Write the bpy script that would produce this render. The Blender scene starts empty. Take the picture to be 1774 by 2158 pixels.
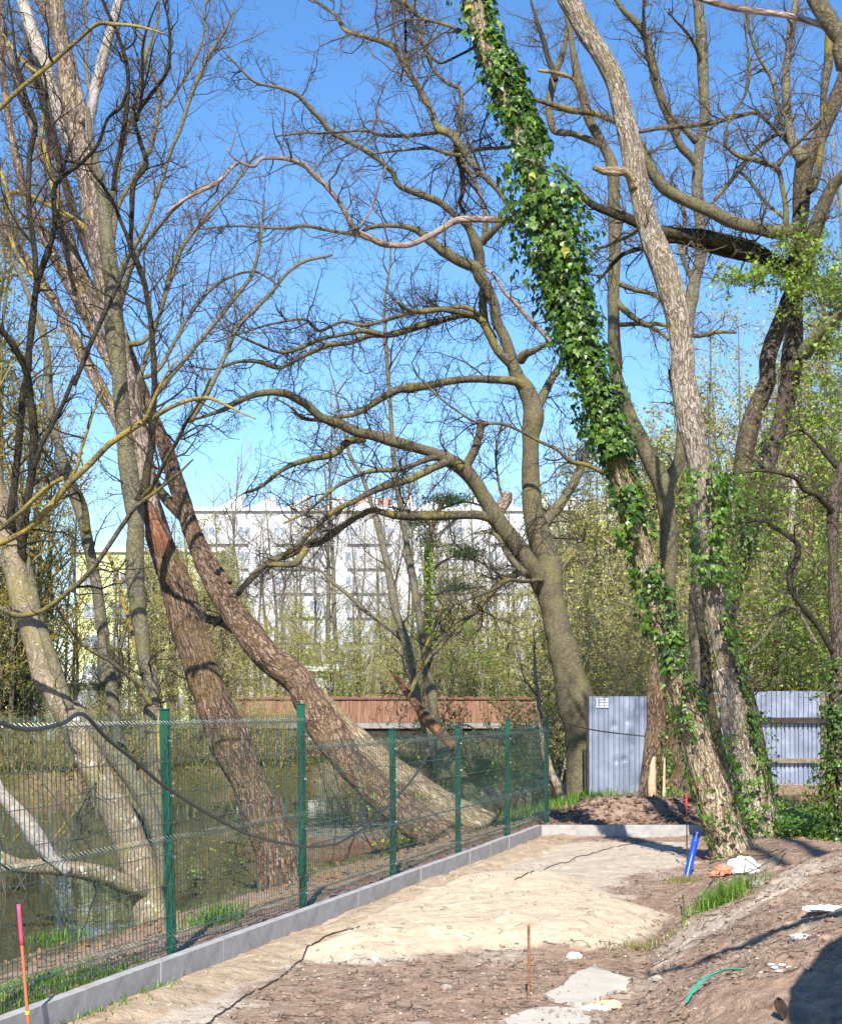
import bpy, math, random
import numpy as np

SC = bpy.context.scene
COL = SC.collection
# ------------------------------------------------------------------ camera, sky, sun, exposure
cam = bpy.data.cameras.new('camera'); camo = bpy.data.objects.new('camera', cam); COL.objects.link(camo)
camo.location = (0, 0, 1.6); camo.rotation_euler = (math.radians(90), 0, 0)
cam.sensor_fit = 'HORIZONTAL'; cam.sensor_width = 36; cam.lens = 67.85; cam.shift_y = 0.2321
cam.clip_start = 0.1; cam.clip_end = 5000
SC.camera = camo
SUN_EL, SUN_AZ = math.radians(42), math.radians(182)      # azimuth clockwise from +Y: behind the camera, to its left
to_sun = (math.sin(SUN_AZ)*math.cos(SUN_EL), math.cos(SUN_AZ)*math.cos(SUN_EL), math.sin(SUN_EL))
w = bpy.data.worlds.new('World'); SC.world = w; w.use_nodes = True
nt = w.node_tree; nt.nodes.clear()
sky = nt.nodes.new('ShaderNodeTexSky'); sky.sky_type = 'NISHITA'; sky.sun_disc = False
sky.sun_elevation = SUN_EL; sky.sun_rotation = SUN_AZ; sky.air_density = 1.0; sky.dust_density = 0.1; sky.ozone_density = 3.0; sky.altitude = 300
hs = nt.nodes.new('ShaderNodeHueSaturation'); hs.inputs['Saturation'].default_value = 1.22; hs.inputs['Hue'].default_value = 0.503
bg = nt.nodes.new('ShaderNodeBackground'); bg.inputs['Strength'].default_value = 0.122
wo = nt.nodes.new('ShaderNodeOutputWorld')
nt.links.new(sky.outputs[0], hs.inputs['Color']); nt.links.new(hs.outputs[0], bg.inputs[0]); nt.links.new(bg.outputs[0], wo.inputs[0])
sun = bpy.data.lights.new('sun', 'SUN'); suno = bpy.data.objects.new('sun', sun); COL.objects.link(suno)
sun.energy = 4.9; sun.angle = math.radians(0.5); sun.color = (1.0, 0.93, 0.82)
suno.rotation_euler = (math.pi/2 - SUN_EL, 0, -SUN_AZ + math.pi)
SC.view_settings.view_transform = 'Standard'; SC.view_settings.look = 'None'
SC.view_settings.exposure = 0.82; SC.view_settings.gamma = 1.0
SC.cycles.max_bounces = 6; SC.cycles.diffuse_bounces = 3; SC.cycles.glossy_bounces = 3
SC.cycles.transparent_max_bounces = 8; SC.cycles.use_denoising = True

# ------------------------------------------------------------------ pixels of the photo -> points in the place
F = 3343.6                       # focal length in photo pixels
def W(x, y, Y):
    return ((x-887.0)/F*Y, Y, 1.6+(1491.0-y)/F*Y)
REG = {'S': (0, 0, 1.0), 'D': (0, 0, 1.0219), 'A': (0, 0, .4032), 'B': (500, 0, .4032), 'C': (1074, 0, .4032),
       '1': (0, 1400, .4032), '2': (600, 1400, .3744), '3': (1150, 1400, .3594),
       '4': (0, 800, .4032), '5': (600, 800, .3744), '6': (1150, 800, .3594),
       '7': (1450, 1000, .2367), '8': (0, 1050, .2605), '9': (1300, 1550, .2878)}
def trace(reg, Ya, Yb, pts, wig=0.0):
    """traced limb: list of (x,y,width) -> (n,3) points and (n,) radii, depth runs from Ya to Yb"""
    ox, oy, f = REG[reg]; n = len(pts); P = []; R = []
    for i, (x, y, wd) in enumerate(pts):
        Y = Ya+(Yb-Ya)*i/max(1, n-1)
        P.append(W(ox+f*x, oy+f*y, Y)); R.append(wd*f/2/F*Y)
    return np.array(P), np.array(R)

# ------------------------------------------------------------------ noise
def _h(ix, iy, iz, seed):
    h = (ix.astype(np.int64)*374761393 + iy.astype(np.int64)*668265263 + iz.astype(np.int64)*2147483647 + seed*1274126177) & 0xffffffff
    h = ((h ^ (h >> 13))*1274126177) & 0xffffffff
    h = h ^ (h >> 16)
    return (h & 0xffff)/65535.0
def vnoise(x, y, z=None, seed=0):
    x = np.asarray(x, float); y = np.asarray(y, float)
    z = np.zeros_like(x) if z is None else np.asarray(z, float)
    ix, iy, iz = np.floor(x), np.floor(y), np.floor(z)
    fx, fy, fz = x-ix, y-iy, z-iz
    fx = fx*fx*(3-2*fx); fy = fy*fy*(3-2*fy); fz = fz*fz*(3-2*fz)
    r = 0
    for a in (0, 1):
        for b in (0, 1):
            for c in (0, 1):
                r = r + _h(ix+a, iy+b, iz+c, seed)*(fx if a else 1-fx)*(fy if b else 1-fy)*(fz if c else 1-fz)
    return r
def fbm(x, y, z=None, seed=0, o=4, g=.5):
    r = 0; amp = 1; t = 0; s = 1
    for i in range(o):
        r = r + amp*vnoise(np.asarray(x)*s, np.asarray(y)*s, None if z is None else np.asarray(z)*s, seed+i*17); t += amp; amp *= g; s *= 2.03
    return r/t
def sst(a, b, x):
    t = np.clip((x-a)/(b-a), 0, 1); return t*t*(3-2*t)

# ------------------------------------------------------------------ mesh building
def mesh_obj(name, verts, faces, mat, parent=None, smooth=True, uv=None, col=None):
    """faces: list of int arrays, each (m,k)"""
    verts = np.ascontiguousarray(verts, dtype=np.float32)
    me = bpy.data.meshes.new(name)
    me.vertices.add(len(verts)); me.vertices.foreach_set('co', verts.ravel())
    loops = np.concatenate([f.ravel() for f in faces]).astype(np.int32)
    sizes = np.concatenate([np.full(len(f), f.shape[1], np.int32) for f in faces])
    starts = np.concatenate([[0], np.cumsum(sizes)[:-1]]).astype(np.int32)
    me.loops.add(len(loops)); me.loops.foreach_set('vertex_index', loops)
    me.polygons.add(len(sizes)); me.polygons.foreach_set('loop_start', starts)
    me.polygons.foreach_set('loop_total', sizes)
    me.polygons.foreach_set('use_smooth', np.full(len(sizes), smooth, bool))
    me.update(calc_edges=True)
    if uv is not None:
        l = me.uv_layers.new(name='UVMap'); l.data.foreach_set('uv', np.ascontiguousarray(uv[loops], dtype=np.float32).ravel())
    if col is not None:
        a = me.color_attributes.new('mask', 'FLOAT_COLOR', 'POINT'); a.data.foreach_set('color', np.ascontiguousarray(col, dtype=np.float32).ravel())
    me.validate()
    for m in (mat if isinstance(mat, (list, tuple)) else [mat]): me.materials.append(m)
    o = bpy.data.objects.new(name, me); COL.objects.link(o)
    if parent is not None: o.parent = parent
    return o
class MB:
    """collects several pieces of one part"""
    def __init__(s): s.v = []; s.f = []; s.n = 0; s.uv = []
    def add(s, v, fs, uv=None):
        v = np.asarray(v, float)
        s.v.append(v); s.uv.append(np.zeros((len(v), 2)) if uv is None else uv)
        for f in fs: s.f.append(np.asarray(f)+s.n)
        s.n += len(v)
    def box(s, x0, x1, y0, y1, z0, z1, b=0.0, M=None):
        if b <= 0:
            v = np.array([(x, y, z) for x in (x0, x1) for y in (y0, y1) for z in (z0, z1)], float)
            f = np.array([(0, 1, 3, 2), (4, 6, 7, 5), (0, 4, 5, 1), (2, 3, 7, 6), (0, 2, 6, 4), (1, 5, 7, 3)])
            if M is not None: v = v@M[0].T+M[1]
            s.add(v, [f]); return
        # bevelled box
        vs = []; idx = {}
        for i, x in enumerate((x0, x1)):
            for j, y in enumerate((y0, y1)):
                for k, z in enumerate((z0, z1)):
                    dx = b if i == 0 else -b; dy = b if j == 0 else -b; dz = b if k == 0 else -b
                    for a, p in enumerate(((x, y+dy, z+dz), (x+dx, y, z+dz), (x+dx, y+dy, z))):
                        idx[(i, j, k, a)] = len(vs); vs.append(p)
        q = []; t = []
        I = idx
        for i in (0, 1): q.append([I[i, 0, 0, 0], I[i, 1, 0, 0], I[i, 1, 1, 0], I[i, 0, 1, 0]][::(-1 if i == 0 else 1)])
        for j in (0, 1): q.append([I[0, j, 0, 1], I[0, j, 1, 1], I[1, j, 1, 1], I[1, j, 0, 1]][::(-1 if j == 0 else 1)])
        for k in (0, 1): q.append([I[0, 0, k, 2], I[1, 0, k, 2], I[1, 1, k, 2], I[0, 1, k, 2]][::(-1 if k == 0 else 1)])
        for i in (0, 1):
            for j in (0, 1): q.append([I[i, j, 0, 0], I[i, j, 1, 0], I[i, j, 1, 1], I[i, j, 0, 1]])
            for k in (0, 1): q.append([I[i, 0, k, 0], I[i, 1, k, 0], I[i, 1, k, 2], I[i, 0, k, 2]])
        for j in (0, 1):
            for k in (0, 1): q.append([I[0, j, k, 1], I[1, j, k, 1], I[1, j, k, 2], I[0, j, k, 2]])
        for i in (0, 1):
            for j in (0, 1):
                for k in (0, 1): t.append([I[i, j, k, 0], I[i, j, k, 1], I[i, j, k, 2]])
        v = np.array(vs, float)
        if M is not None: v = v@M[0].T+M[1]
        s.add(v, [np.array(q), np.array(t)])
    def tube(s, P, R, k=8, cap=True, ridge=0, fs=1., fl=1., seed=0):
        v, f, uv = tube_geo(np.asarray(P, float), np.asarray(R, float)*np.ones(len(P)), k, cap, ridge, fs, fl, seed); s.add(v, f, uv)
    def build(s, name, mat, parent=None, smooth=True, uv=True, mod=None):
        o = mesh_obj(name, np.concatenate(s.v), s.f, mat, parent, smooth, np.concatenate(s.uv) if uv else None)
        return o
def catmull(P, R, step):
    P = np.asarray(P, float); R = np.asarray(R, float)
    Q = np.vstack([2*P[0]-P[1], P, 2*P[-1]-P[-2]]); oP = []; oR = []
    for i in range(len(P)-1):
        p0, p1, p2, p3 = Q[i:i+4]; L = np.linalg.norm(p2-p1); m = max(1, int(math.ceil(L/step)))
        t = (np.arange(m)/m)[:, None]
        oP.append(.5*((2*p1)+(-p0+p2)*t+(2*p0-5*p1+4*p2-p3)*t**2+(-p0+3*p1-3*p2+p3)*t**3))
        oR.append(R[i]+(R[i+1]-R[i])*t[:, 0])
    oP.append(P[-1:]); oR.append(R[-1:])
    return np.vstack(oP), np.concatenate(oR)
def frames(P):
    T = np.gradient(P, axis=0); T /= (np.linalg.norm(T, axis=1)[:, None]+1e-12)
    ref = np.array([0, 1., 0]); ref = ref+0*T
    bad = np.abs((T*ref).sum(1)) > .93
    ref[bad] = (0, 0, 1.) if bad.sum() == len(T) else ref[bad]
    A = ref-(T*ref).sum(1)[:, None]*T; A /= (np.linalg.norm(A, axis=1)[:, None]+1e-9)
    B = np.cross(T, A)
    return T, A, B
def tube_geo(P, R, k=8, cap=True, ridge=0, fs=1., fl=1., seed=0):
    n = len(P); T, A, B = frames(P)
    if ridge > 0:
        th = np.arange(k+1)/k*2*np.pi; th[-1] = th[0]
    th = np.arange(k)/k*2*np.pi
    L = np.concatenate([[0], np.cumsum(np.linalg.norm(np.diff(P, axis=0), axis=1))])
    RR = R[:, None]*np.ones((1, k))
    if ridge > 0:
        cx = np.cos(th)[None, :]*R[:, None]; cy = np.sin(th)[None, :]*R[:, None]; LL = L[:, None]*np.ones((1, k))
        wob = (vnoise(cx*6, cy*6, LL*1.6, seed+5)-.5)*.35
        lump = fbm(cx*2.5, cy*2.5, LL*1.2, seed+3, 3)-.5
        a = vnoise(cx*fs+wob*fs*.3, cy*fs+wob*fs*.2, LL*fl, seed); b = vnoise(cx*fs*2.1, cy*fs*2.1, LL*fl*2.3, seed+9)
        rd = 1-np.abs(2*a-1)*1.0; rd2 = 1-np.abs(2*b-1)
        RR = RR + ridge*(rd**3*-1.0+.4) + ridge*.55*(rd2**2*-1+.4) + lump*np.minimum(R[:, None]*.45, .09)
    V = P[:, None, :]+RR[:, :, None]*(np.cos(th)[None, :, None]*A[:, None, :]+np.sin(th)[None, :, None]*B[:, None, :])
    V = V.reshape(-1, 3)
    i = np.arange(n-1)[:, None]*k; j = np.arange(k)[None, :]; j2 = (j+1) % k
    f = np.stack([i+j, i+j2, i+k+j2, i+k+j], -1).reshape(-1, 4)
    av = max(R.mean(), 1e-4)
    uv = np.stack([np.broadcast_to(th[None, :]*av, (n, k)), np.broadcast_to(L[:, None], (n, k))], -1).reshape(-1, 2).copy()
    fs_ = [f]
    if cap:
        fs_.append(np.arange(k)[::-1][None, :].copy()); fs_.append((np.arange(k)+(n-1)*k)[None, :])
    return V, fs_, uv
def tubes_batch(paths, k):
    """many thin limbs at once: paths = list of (P list, R list) of any lengths"""
    by = {}
    for p, r in paths: by.setdefault(len(p), []).append((p, r))
    Vs = []; Fs = []; base = 0
    for n, lst in by.items():
        P = np.array([a for a, _ in lst], float); R = np.array([b for _, b in lst], float); m = len(lst)
        T = np.gradient(P, axis=1); T /= (np.linalg.norm(T, axis=2, keepdims=True)+1e-12)
        t0 = T.mean(1, keepdims=True)
        ref = np.where(np.abs(t0[..., 1:2]) > .8, np.array([[[1., 0, 0]]]), np.array([[[0, 1., 0]]]))
        A = ref-(T*ref).sum(2, keepdims=True)*T; A /= (np.linalg.norm(A, axis=2, keepdims=True)+1e-9)
        B = np.cross(T, A); th = np.arange(k)/k*2*np.pi
        V = P[:, :, None, :]+R[:, :, None, None]*(np.cos(th)[:, None]*A[:, :, None, :]+np.sin(th)[:, None]*B[:, :, None, :])
        Vs.append(V.reshape(-1, 3))
        a = (np.arange(m)*n*k)[:, None, None]+(np.arange(n-1)*k)[None, :, None]; j = np.arange(k)[None, None, :]; j2 = (j+1) % k
        Fs.append(np.stack([a+j, a+j2, a+k+j2, a+k+j], -1).reshape(-1, 4)+base); base += m*n*k
    return np.concatenate(Vs), [np.concatenate(Fs)]

# ------------------------------------------------------------------ things, parts, copies
def tag(o, label=None, cat=None, group=None, kind=None):
    if label: o['label'] = label
    if cat: o['category'] = cat
    if group: o['group'] = group
    if kind: o['kind'] = kind
    return o
def thing(name, label, cat, loc=(0, 0, 0), group=None):
    o = bpy.data.objects.new(name, None); COL.objects.link(o); o.empty_display_size = .2
    o.location = loc; tag(o, label, cat, group); return o
def adopt(o, root):
    """parent a world-space mesh to its thing, keeping where it stands"""
    o.parent = root; o.location = tuple(-np.array(root.location)); return o
def dup(root, loc, rotz=0, scale=1, label=None, group=None):
    def cp(o, par):
        c = o.copy(); COL.objects.link(c)
        if par is not None: c.parent = par
        for ch in o.children: cp(ch, c)
        return c
    r = cp(root, None); r.location = loc; r.rotation_euler = (0, 0, rotz); r.scale = (scale,)*3
    if label: r['label'] = label
    if group: r['group'] = group
    return r

# ------------------------------------------------------------------ materials
class N:
    def __init__(s, name, rough=.8, spec=.3):
        s.m = bpy.data.materials.new(name); s.m.use_nodes = True; s.t = s.m.node_tree
        s.b = s.t.nodes['Principled BSDF']; s.b.inputs['Roughness'].default_value = rough
        s.b.inputs['Specular IOR Level'].default_value = spec
    def n(s, typ, **kw):
        d = s.t.nodes.new(typ)
        for k_, v in kw.items():
            if k_ in d.inputs.keys() if hasattr(d.inputs, 'keys') else False: d.inputs[k_].default_value = v
            else: setattr(d, k_, v)
        return d
    def l(s, a, b): s.t.links.new(a, b)
    def coord(s, kind='Object', scale=(1, 1, 1)):
        c = s.n('ShaderNodeTexCoord'); mp = s.n('ShaderNodeMapping'); mp.inputs['Scale'].default_value = scale
        s.l(c.outputs[kind], mp.inputs[0]); return mp.outputs[0]
    def noise(s, v, scale, detail=4, rough=.55, dist=0):
        d = s.n('ShaderNodeTexNoise'); d.inputs['Scale'].default_value = scale; d.inputs['Detail'].default_value = detail
        d.inputs['Roughness'].default_value = rough; d.inputs['Distortion'].default_value = dist
        s.l(v, d.inputs['Vector']); return d.outputs['Fac']
    def ramp(s, v, stops):
        d = s.n('ShaderNodeValToRGB'); s.l(v, d.inputs[0]); e = d.color_ramp.elements
        while len(e) < len(stops): e.new(.5)
        for i, (p, c) in enumerate(stops):
            e[i].position = p; e[i].color = (c[0], c[1], c[2], 1) if isinstance(c, (tuple, list)) else (c, c, c, 1)
        return d.outputs[0]
    def mix(s, f, a, b, typ='MIX'):
        d = s.n('ShaderNodeMix'); d.data_type = 'RGBA'; d.blend_type = typ
        if isinstance(f, (int, float)): d.inputs[0].default_value = f
        else: s.l(f, d.inputs[0])
        for k_, q in ((6, a), (7, b)):
            if isinstance(q, tuple): d.inputs[k_].default_value = (q[0], q[1], q[2], 1)
            else: s.l(q, d.inputs[k_])
        return d.outputs[2]
    def math(s, op, a, b=None):
        d = s.n('ShaderNodeMath'); d.operation = op
        for k_, q in ((0, a), (1, b)):
            if q is None: continue
            if isinstance(q, (int, float)): d.inputs[k_].default_value = q
            else: s.l(q, d.inputs[k_])
        return d.outputs[0]
    def bump(s, h, dist=.01, strength=1.):
        d = s.n('ShaderNodeBump'); d.inputs['Distance'].default_value = dist; d.inputs['Strength'].default_value = strength
        s.l(h, d.inputs['Height']); s.l(d.outputs[0], s.b.inputs['Normal'])
    def color(s, c):
        if isinstance(c, tuple): s.b.inputs['Base Color'].default_value = (c[0], c[1], c[2], 1)
        else: s.l(c, s.b.inputs['Base Color'])
        return s
def bark(name, dark, mid, light, lichen=(.30, .27, .05), lam=.2, su=16., sv=3.5, bd=.02, thr=.5, patch=None, soft=0.0):
    q = N(name, .9, .15)
    uv = q.coord('UV', (1, 1, 1)); ob = q.coord('Object')
    mp = q.n('ShaderNodeMapping'); mp.inputs['Scale'].default_value = (su, sv, 1); q.l(uv, mp.inputs[0])
    wob = q.noise(ob, 7, 2); wv = q.n('ShaderNodeVectorMath'); wv.operation = 'ADD'
    cm = q.n('ShaderNodeCombineXYZ'); q.l(q.math('MULTIPLY', wob, 1.6), cm.inputs[0]); q.l(wob, cm.inputs[1])
    q.l(mp.outputs[0], wv.inputs[0]); q.l(cm.outputs[0], wv.inputs[1])
    na = q.noise(wv.outputs[0], 1.0, 3, .5, .5); nb = q.noise(wv.outputs[0], 2.3, 3, .5, .4)
    ra = q.ramp(q.math('ABSOLUTE', q.math('SUBTRACT', na, .5)), [(.0, 0), (.075, 1)])
    rb_ = q.ramp(q.math('ABSOLUTE', q.math('SUBTRACT', nb, .5)), [(.0, .35), (.06, 1)])
    fine = q.noise(wv.outputs[0], 6.0, 5, .7)
    big = q.noise(ob, 1.7, 3)
    h = q.math('MULTIPLY', q.mix(1 - soft, (1, 1, 1), q.math('MULTIPLY', ra, rb_)), q.math('ADD', .25, q.math('MULTIPLY', fine, 1.2)))
    c = q.ramp(h, [(.02, dark), (.48, mid), (.95, light)])
    c = q.mix(q.ramp(big, [(.35, 0), (.7, .55)]), c, q.mix(.5, c, mid))
    l1 = q.math('MULTIPLY', q.ramp(q.noise(ob, 2.3, 5, .6), [(thr, 0), (thr+.12, 1)]), q.ramp(q.noise(ob, 38, 3), [(.35, .2), (.6, 1)]))
    c = q.mix(q.math('MULTIPLY', l1, lam), c, lichen)
    if patch: c = q.mix(q.ramp(q.noise(ob, patch[1], 4, .65), [(patch[2], 0), (patch[2]+.05, 1)]), c, patch[0])
    q.color(c); q.bump(h, bd, 1.0)
    return q.m
def flat(name, c1, c2=None, scale=6, rough=.8, spec=.3, bd=0, metal=0, coord='Object', detail=4):
    q = N(name, rough, spec); q.b.inputs['Metallic'].default_value = metal
    v = q.coord(coord); nz = q.noise(v, scale, detail, .6)
    q.color(q.mix(q.ramp(nz, [(.3, 0), (.7, 1)]), c1, c2 or c1))
    if bd: q.bump(nz, bd)
    return q.m
def leafm(name, stops, rough=.45, trans=.3, spec=.4):
    """leaf colour varies from leaf to leaf; light passes through a little"""
    q = N(name, rough, spec); g = q.n('ShaderNodeNewGeometry'); c = q.ramp(g.outputs['Random Per Island'], stops); q.color(c)
    tr = q.n('ShaderNodeBsdfTranslucent'); q.l(q.mix(.5, c, (.25, .32, .03)), tr.inputs[0])
    mx = q.n('ShaderNodeMixShader'); mx.inputs[0].default_value = trans
    q.l(q.b.outputs[0], mx.inputs[1]); q.l(tr.outputs[0], mx.inputs[2])
    q.l(mx.outputs[0], q.t.nodes['Material Output'].inputs['Surface']); return q.m

M_PALE = bark('pale_furrowed_bark', (.09, .062, .042), (.42, .34, .26), (.74, .66, .55), lam=.35, su=24, sv=5.5, bd=.025)
M_TAN = bark('tan_furrowed_bark', (.09, .058, .034), (.44, .33, .21), (.76, .64, .46), lam=.35, lichen=(.36, .30, .08), su=24, sv=4.0, bd=.025)
M_OLIVE = bark('olive_smooth_bark', (.03, .027, .018), (.115, .098, .062), (.22, .19, .12), lichen=(.19, .18, .065), lam=.6, su=13, sv=14, bd=.008, thr=.5, soft=.38)
M_GREYG = bark('grey_green_bark', (.028, .025, .018), (.12, .108, .075), (.25, .225, .16), lichen=(.20, .19, .06), lam=.5, su=13, sv=12, bd=.008, thr=.5, soft=.38)
M_LICH = bark('lichen_spotted_bark', (.045, .034, .022), (.20, .155, .105), (.38, .32, .23), lichen=(.25, .23, .06), lam=.6, su=10, sv=6, bd=.01, patch=((.62, .62, .56), 9, .62), soft=.38)
M_BROWN = bark('red_brown_bark', (.035, .022, .015), (.19, .122, .083), (.44, .315, .23), lichen=(.30, .22, .07), lam=.4, su=21, sv=4.5, bd=.025)
M_GREYB = bark('grey_brown_bark', (.045, .03, .024), (.20, .15, .12), (.42, .345, .29), lichen=(.36, .28, .06), lam=.5, su=14, sv=4, bd=.01)
M_UMBER = bark('umber_bark', (.02, .015, .012), (.085, .065, .05), (.19, .155, .12), lichen=(.16, .15, .05), lam=.4, su=16, sv=10, bd=.006)
M_RED = bark('peeled_red_bark', (.09, .035, .02), (.27, .12, .07), (.45, .25, .15), lam=.15, su=22, sv=1.6, bd=.02)
M_DARK = bark('dark_and_shaded_bark', (.012, .010, .008), (.035, .030, .022), (.085, .075, .055), lichen=(.12, .11, .04), lam=.5, su=20, sv=12, bd=.004)  # dark bark; on the left limbs the canopy's shade is put into this colour
M_BRANCH = bark('branch_bark', (.03, .025, .018), (.10, .088, .06), (.20, .18, .13), lichen=(.27, .22, .04), lam=.85, su=20, sv=12, bd=.004, thr=.47)
M_YELLOW = bark('yellow_lichen_bark', (.05, .042, .022), (.17, .14, .07), (.30, .25, .13), lichen=(.46, .34, .06), lam=.75, su=20, sv=12, bd=.004, thr=.4)
M_DEAD = bark('dead_pinkish_bark', (.08, .055, .042), (.24, .175, .14), (.42, .33, .27), lam=.1, su=16, sv=3, bd=.004)
M_WHITEB = bark('pale_poplar_bark', (.10, .08, .07), (.31, .275, .25), (.55, .51, .48), lichen=(.40, .33, .10), lam=.3, su=9, sv=5, bd=.006, soft=.38)
M_TWIG = flat('twig_bark', (.060, .045, .034), (.125, .10, .075), 3)
M_TWIGB = flat('thicket_twig_bark', (.24, .20, .12), (.38, .33, .22), 2.5)
M_TWIGD = flat('dark_twig_bark', (.022, .017, .013), (.06, .048, .036), 3)
M_TWIGY = flat('yellowish_twig_bark', (.16, .13, .05), (.33, .26, .09), 2.5)
M_TWIGP = flat('pale_twig_bark', (.20, .17, .13), (.33, .29, .23), 2.5)
M_IVY = leafm('ivy_leaf', [(0, (.012, .030, .004)), (.4, (.035, .085, .009)), (.75, (.085, .18, .014)), (.99, (.14, .25, .025)), (1, (.46, .42, .06))], .38, .22, .45)
M_IVYL = leafm('light_ivy_leaf', [(0, (.03, .09, .012)), (.6, (.10, .22, .03)), (1, (.20, .33, .05))], .4, .3)
M_FRESH = leafm('fresh_spring_leaf', [(0, (.15, .28, .025)), (.6, (.28, .46, .045)), (1, (.40, .55, .09))], .5, .45)
M_BUD = leafm('yellow_green_bud', [(0, (.27, .27, .06)), (.5, (.45, .44, .11)), (1, (.58, .57, .20))], .6, .4)
M_BUDO = leafm('olive_bud', [(0, (.22, .20, .06)), (.5, (.38, .35, .10)), (1, (.52, .47, .17))], .6, .35)
M_WILLOW = leafm('golden_willow_leaf', [(0, (.22, .17, .02)), (.5, (.42, .33, .04)), (1, (.46, .45, .08))], .6, .4)
M_EVER = leafm('evergreen_leaf', [(0, (.012, .028, .010)), (.6, (.03, .06, .018)), (1, (.07, .11, .03))], .5, .15)
M_GRASS = leafm('grass_blade', [(0, (.06, .15, .02)), (.6, (.13, .28, .03)), (1, (.26, .36, .07))], .5, .35)
M_GRASSO = leafm('olive_ground_cover', [(0, (.07, .11, .02)), (.6, (.14, .19, .04)), (1, (.28, .27, .08))], .6, .3)
M_GRASSY = leafm('grass_blade_dry', [(0, (.16, .17, .04)), (.6, (.24, .24, .06)), (1, (.42, .36, .16))], .6, .3)

# ================================================================== THE GROUND
def xk(Y): return -1.517+.2827*(np.asarray(Y, float)-10.35)       # the kerb (and fence) line
YC = 21.5                                                        # where the second kerb turns off
def poly_sd(x, y, pts):
    """signed distance to polygon in photo pixels, inside > 0"""
    pts = np.array(pts, float); d = np.full(x.shape, 1e9); ins = np.zeros(x.shape, bool)
    for i in range(len(pts)):
        a = pts[i]; b = pts[(i+1) % len(pts)]; e = b-a
        t = np.clip(((x-a[0])*e[0]+(y-a[1])*e[1])/(e@e), 0, 1)
        d = np.minimum(d, np.hypot(x-a[0]-t*e[0], y-a[1]-t*e[1]))
        c = ((a[1] > y) != (b[1] > y)); xx = a[0]+(y-a[1])/(b[1]-a[1]+1e-9)*e[0]
        ins ^= c & (x < xx)
    return np.where(ins, d, -d)
def gpts(pts, z=-.16):   # pixels (first view) -> metres on the flat ground
    o = []
    for x, y in pts:
        x *= 1.0219; y *= 1.0219; Y = (1.6-z)*F/(y-1491.0); o.append(((x-887)/F*Y, Y))
    return o
PALE = gpts([(60, 2200), (330, 2035), (480, 1975), (640, 1895), (850, 1805), (1000, 1757), (1060, 1742), (1250, 1738), (1420, 1738), (1425, 1790), (1330, 1800), (1260, 1830), (1330, 1885), (1370, 1890), (1340, 1930), (1280, 1955), (1000, 1962), (760, 1992), (640, 1990), (560, 2030), (500, 2080), (440, 2200)])
HEAP = gpts([(740, 1890), (840, 1835), (1000, 1812), (1200, 1815), (1290, 1868), (1375, 1885), (1340, 1938), (1250, 1962), (1000, 1965), (880, 1975), (740, 1990), (600, 1975), (640, 1930)])
GREY = gpts([(1050, 1741), (1420, 1732), (1420, 1800), (1300, 1850), (1150, 1810), (1000, 1800), (930, 1790)])
PILE = (3.05, 24.3)
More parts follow.
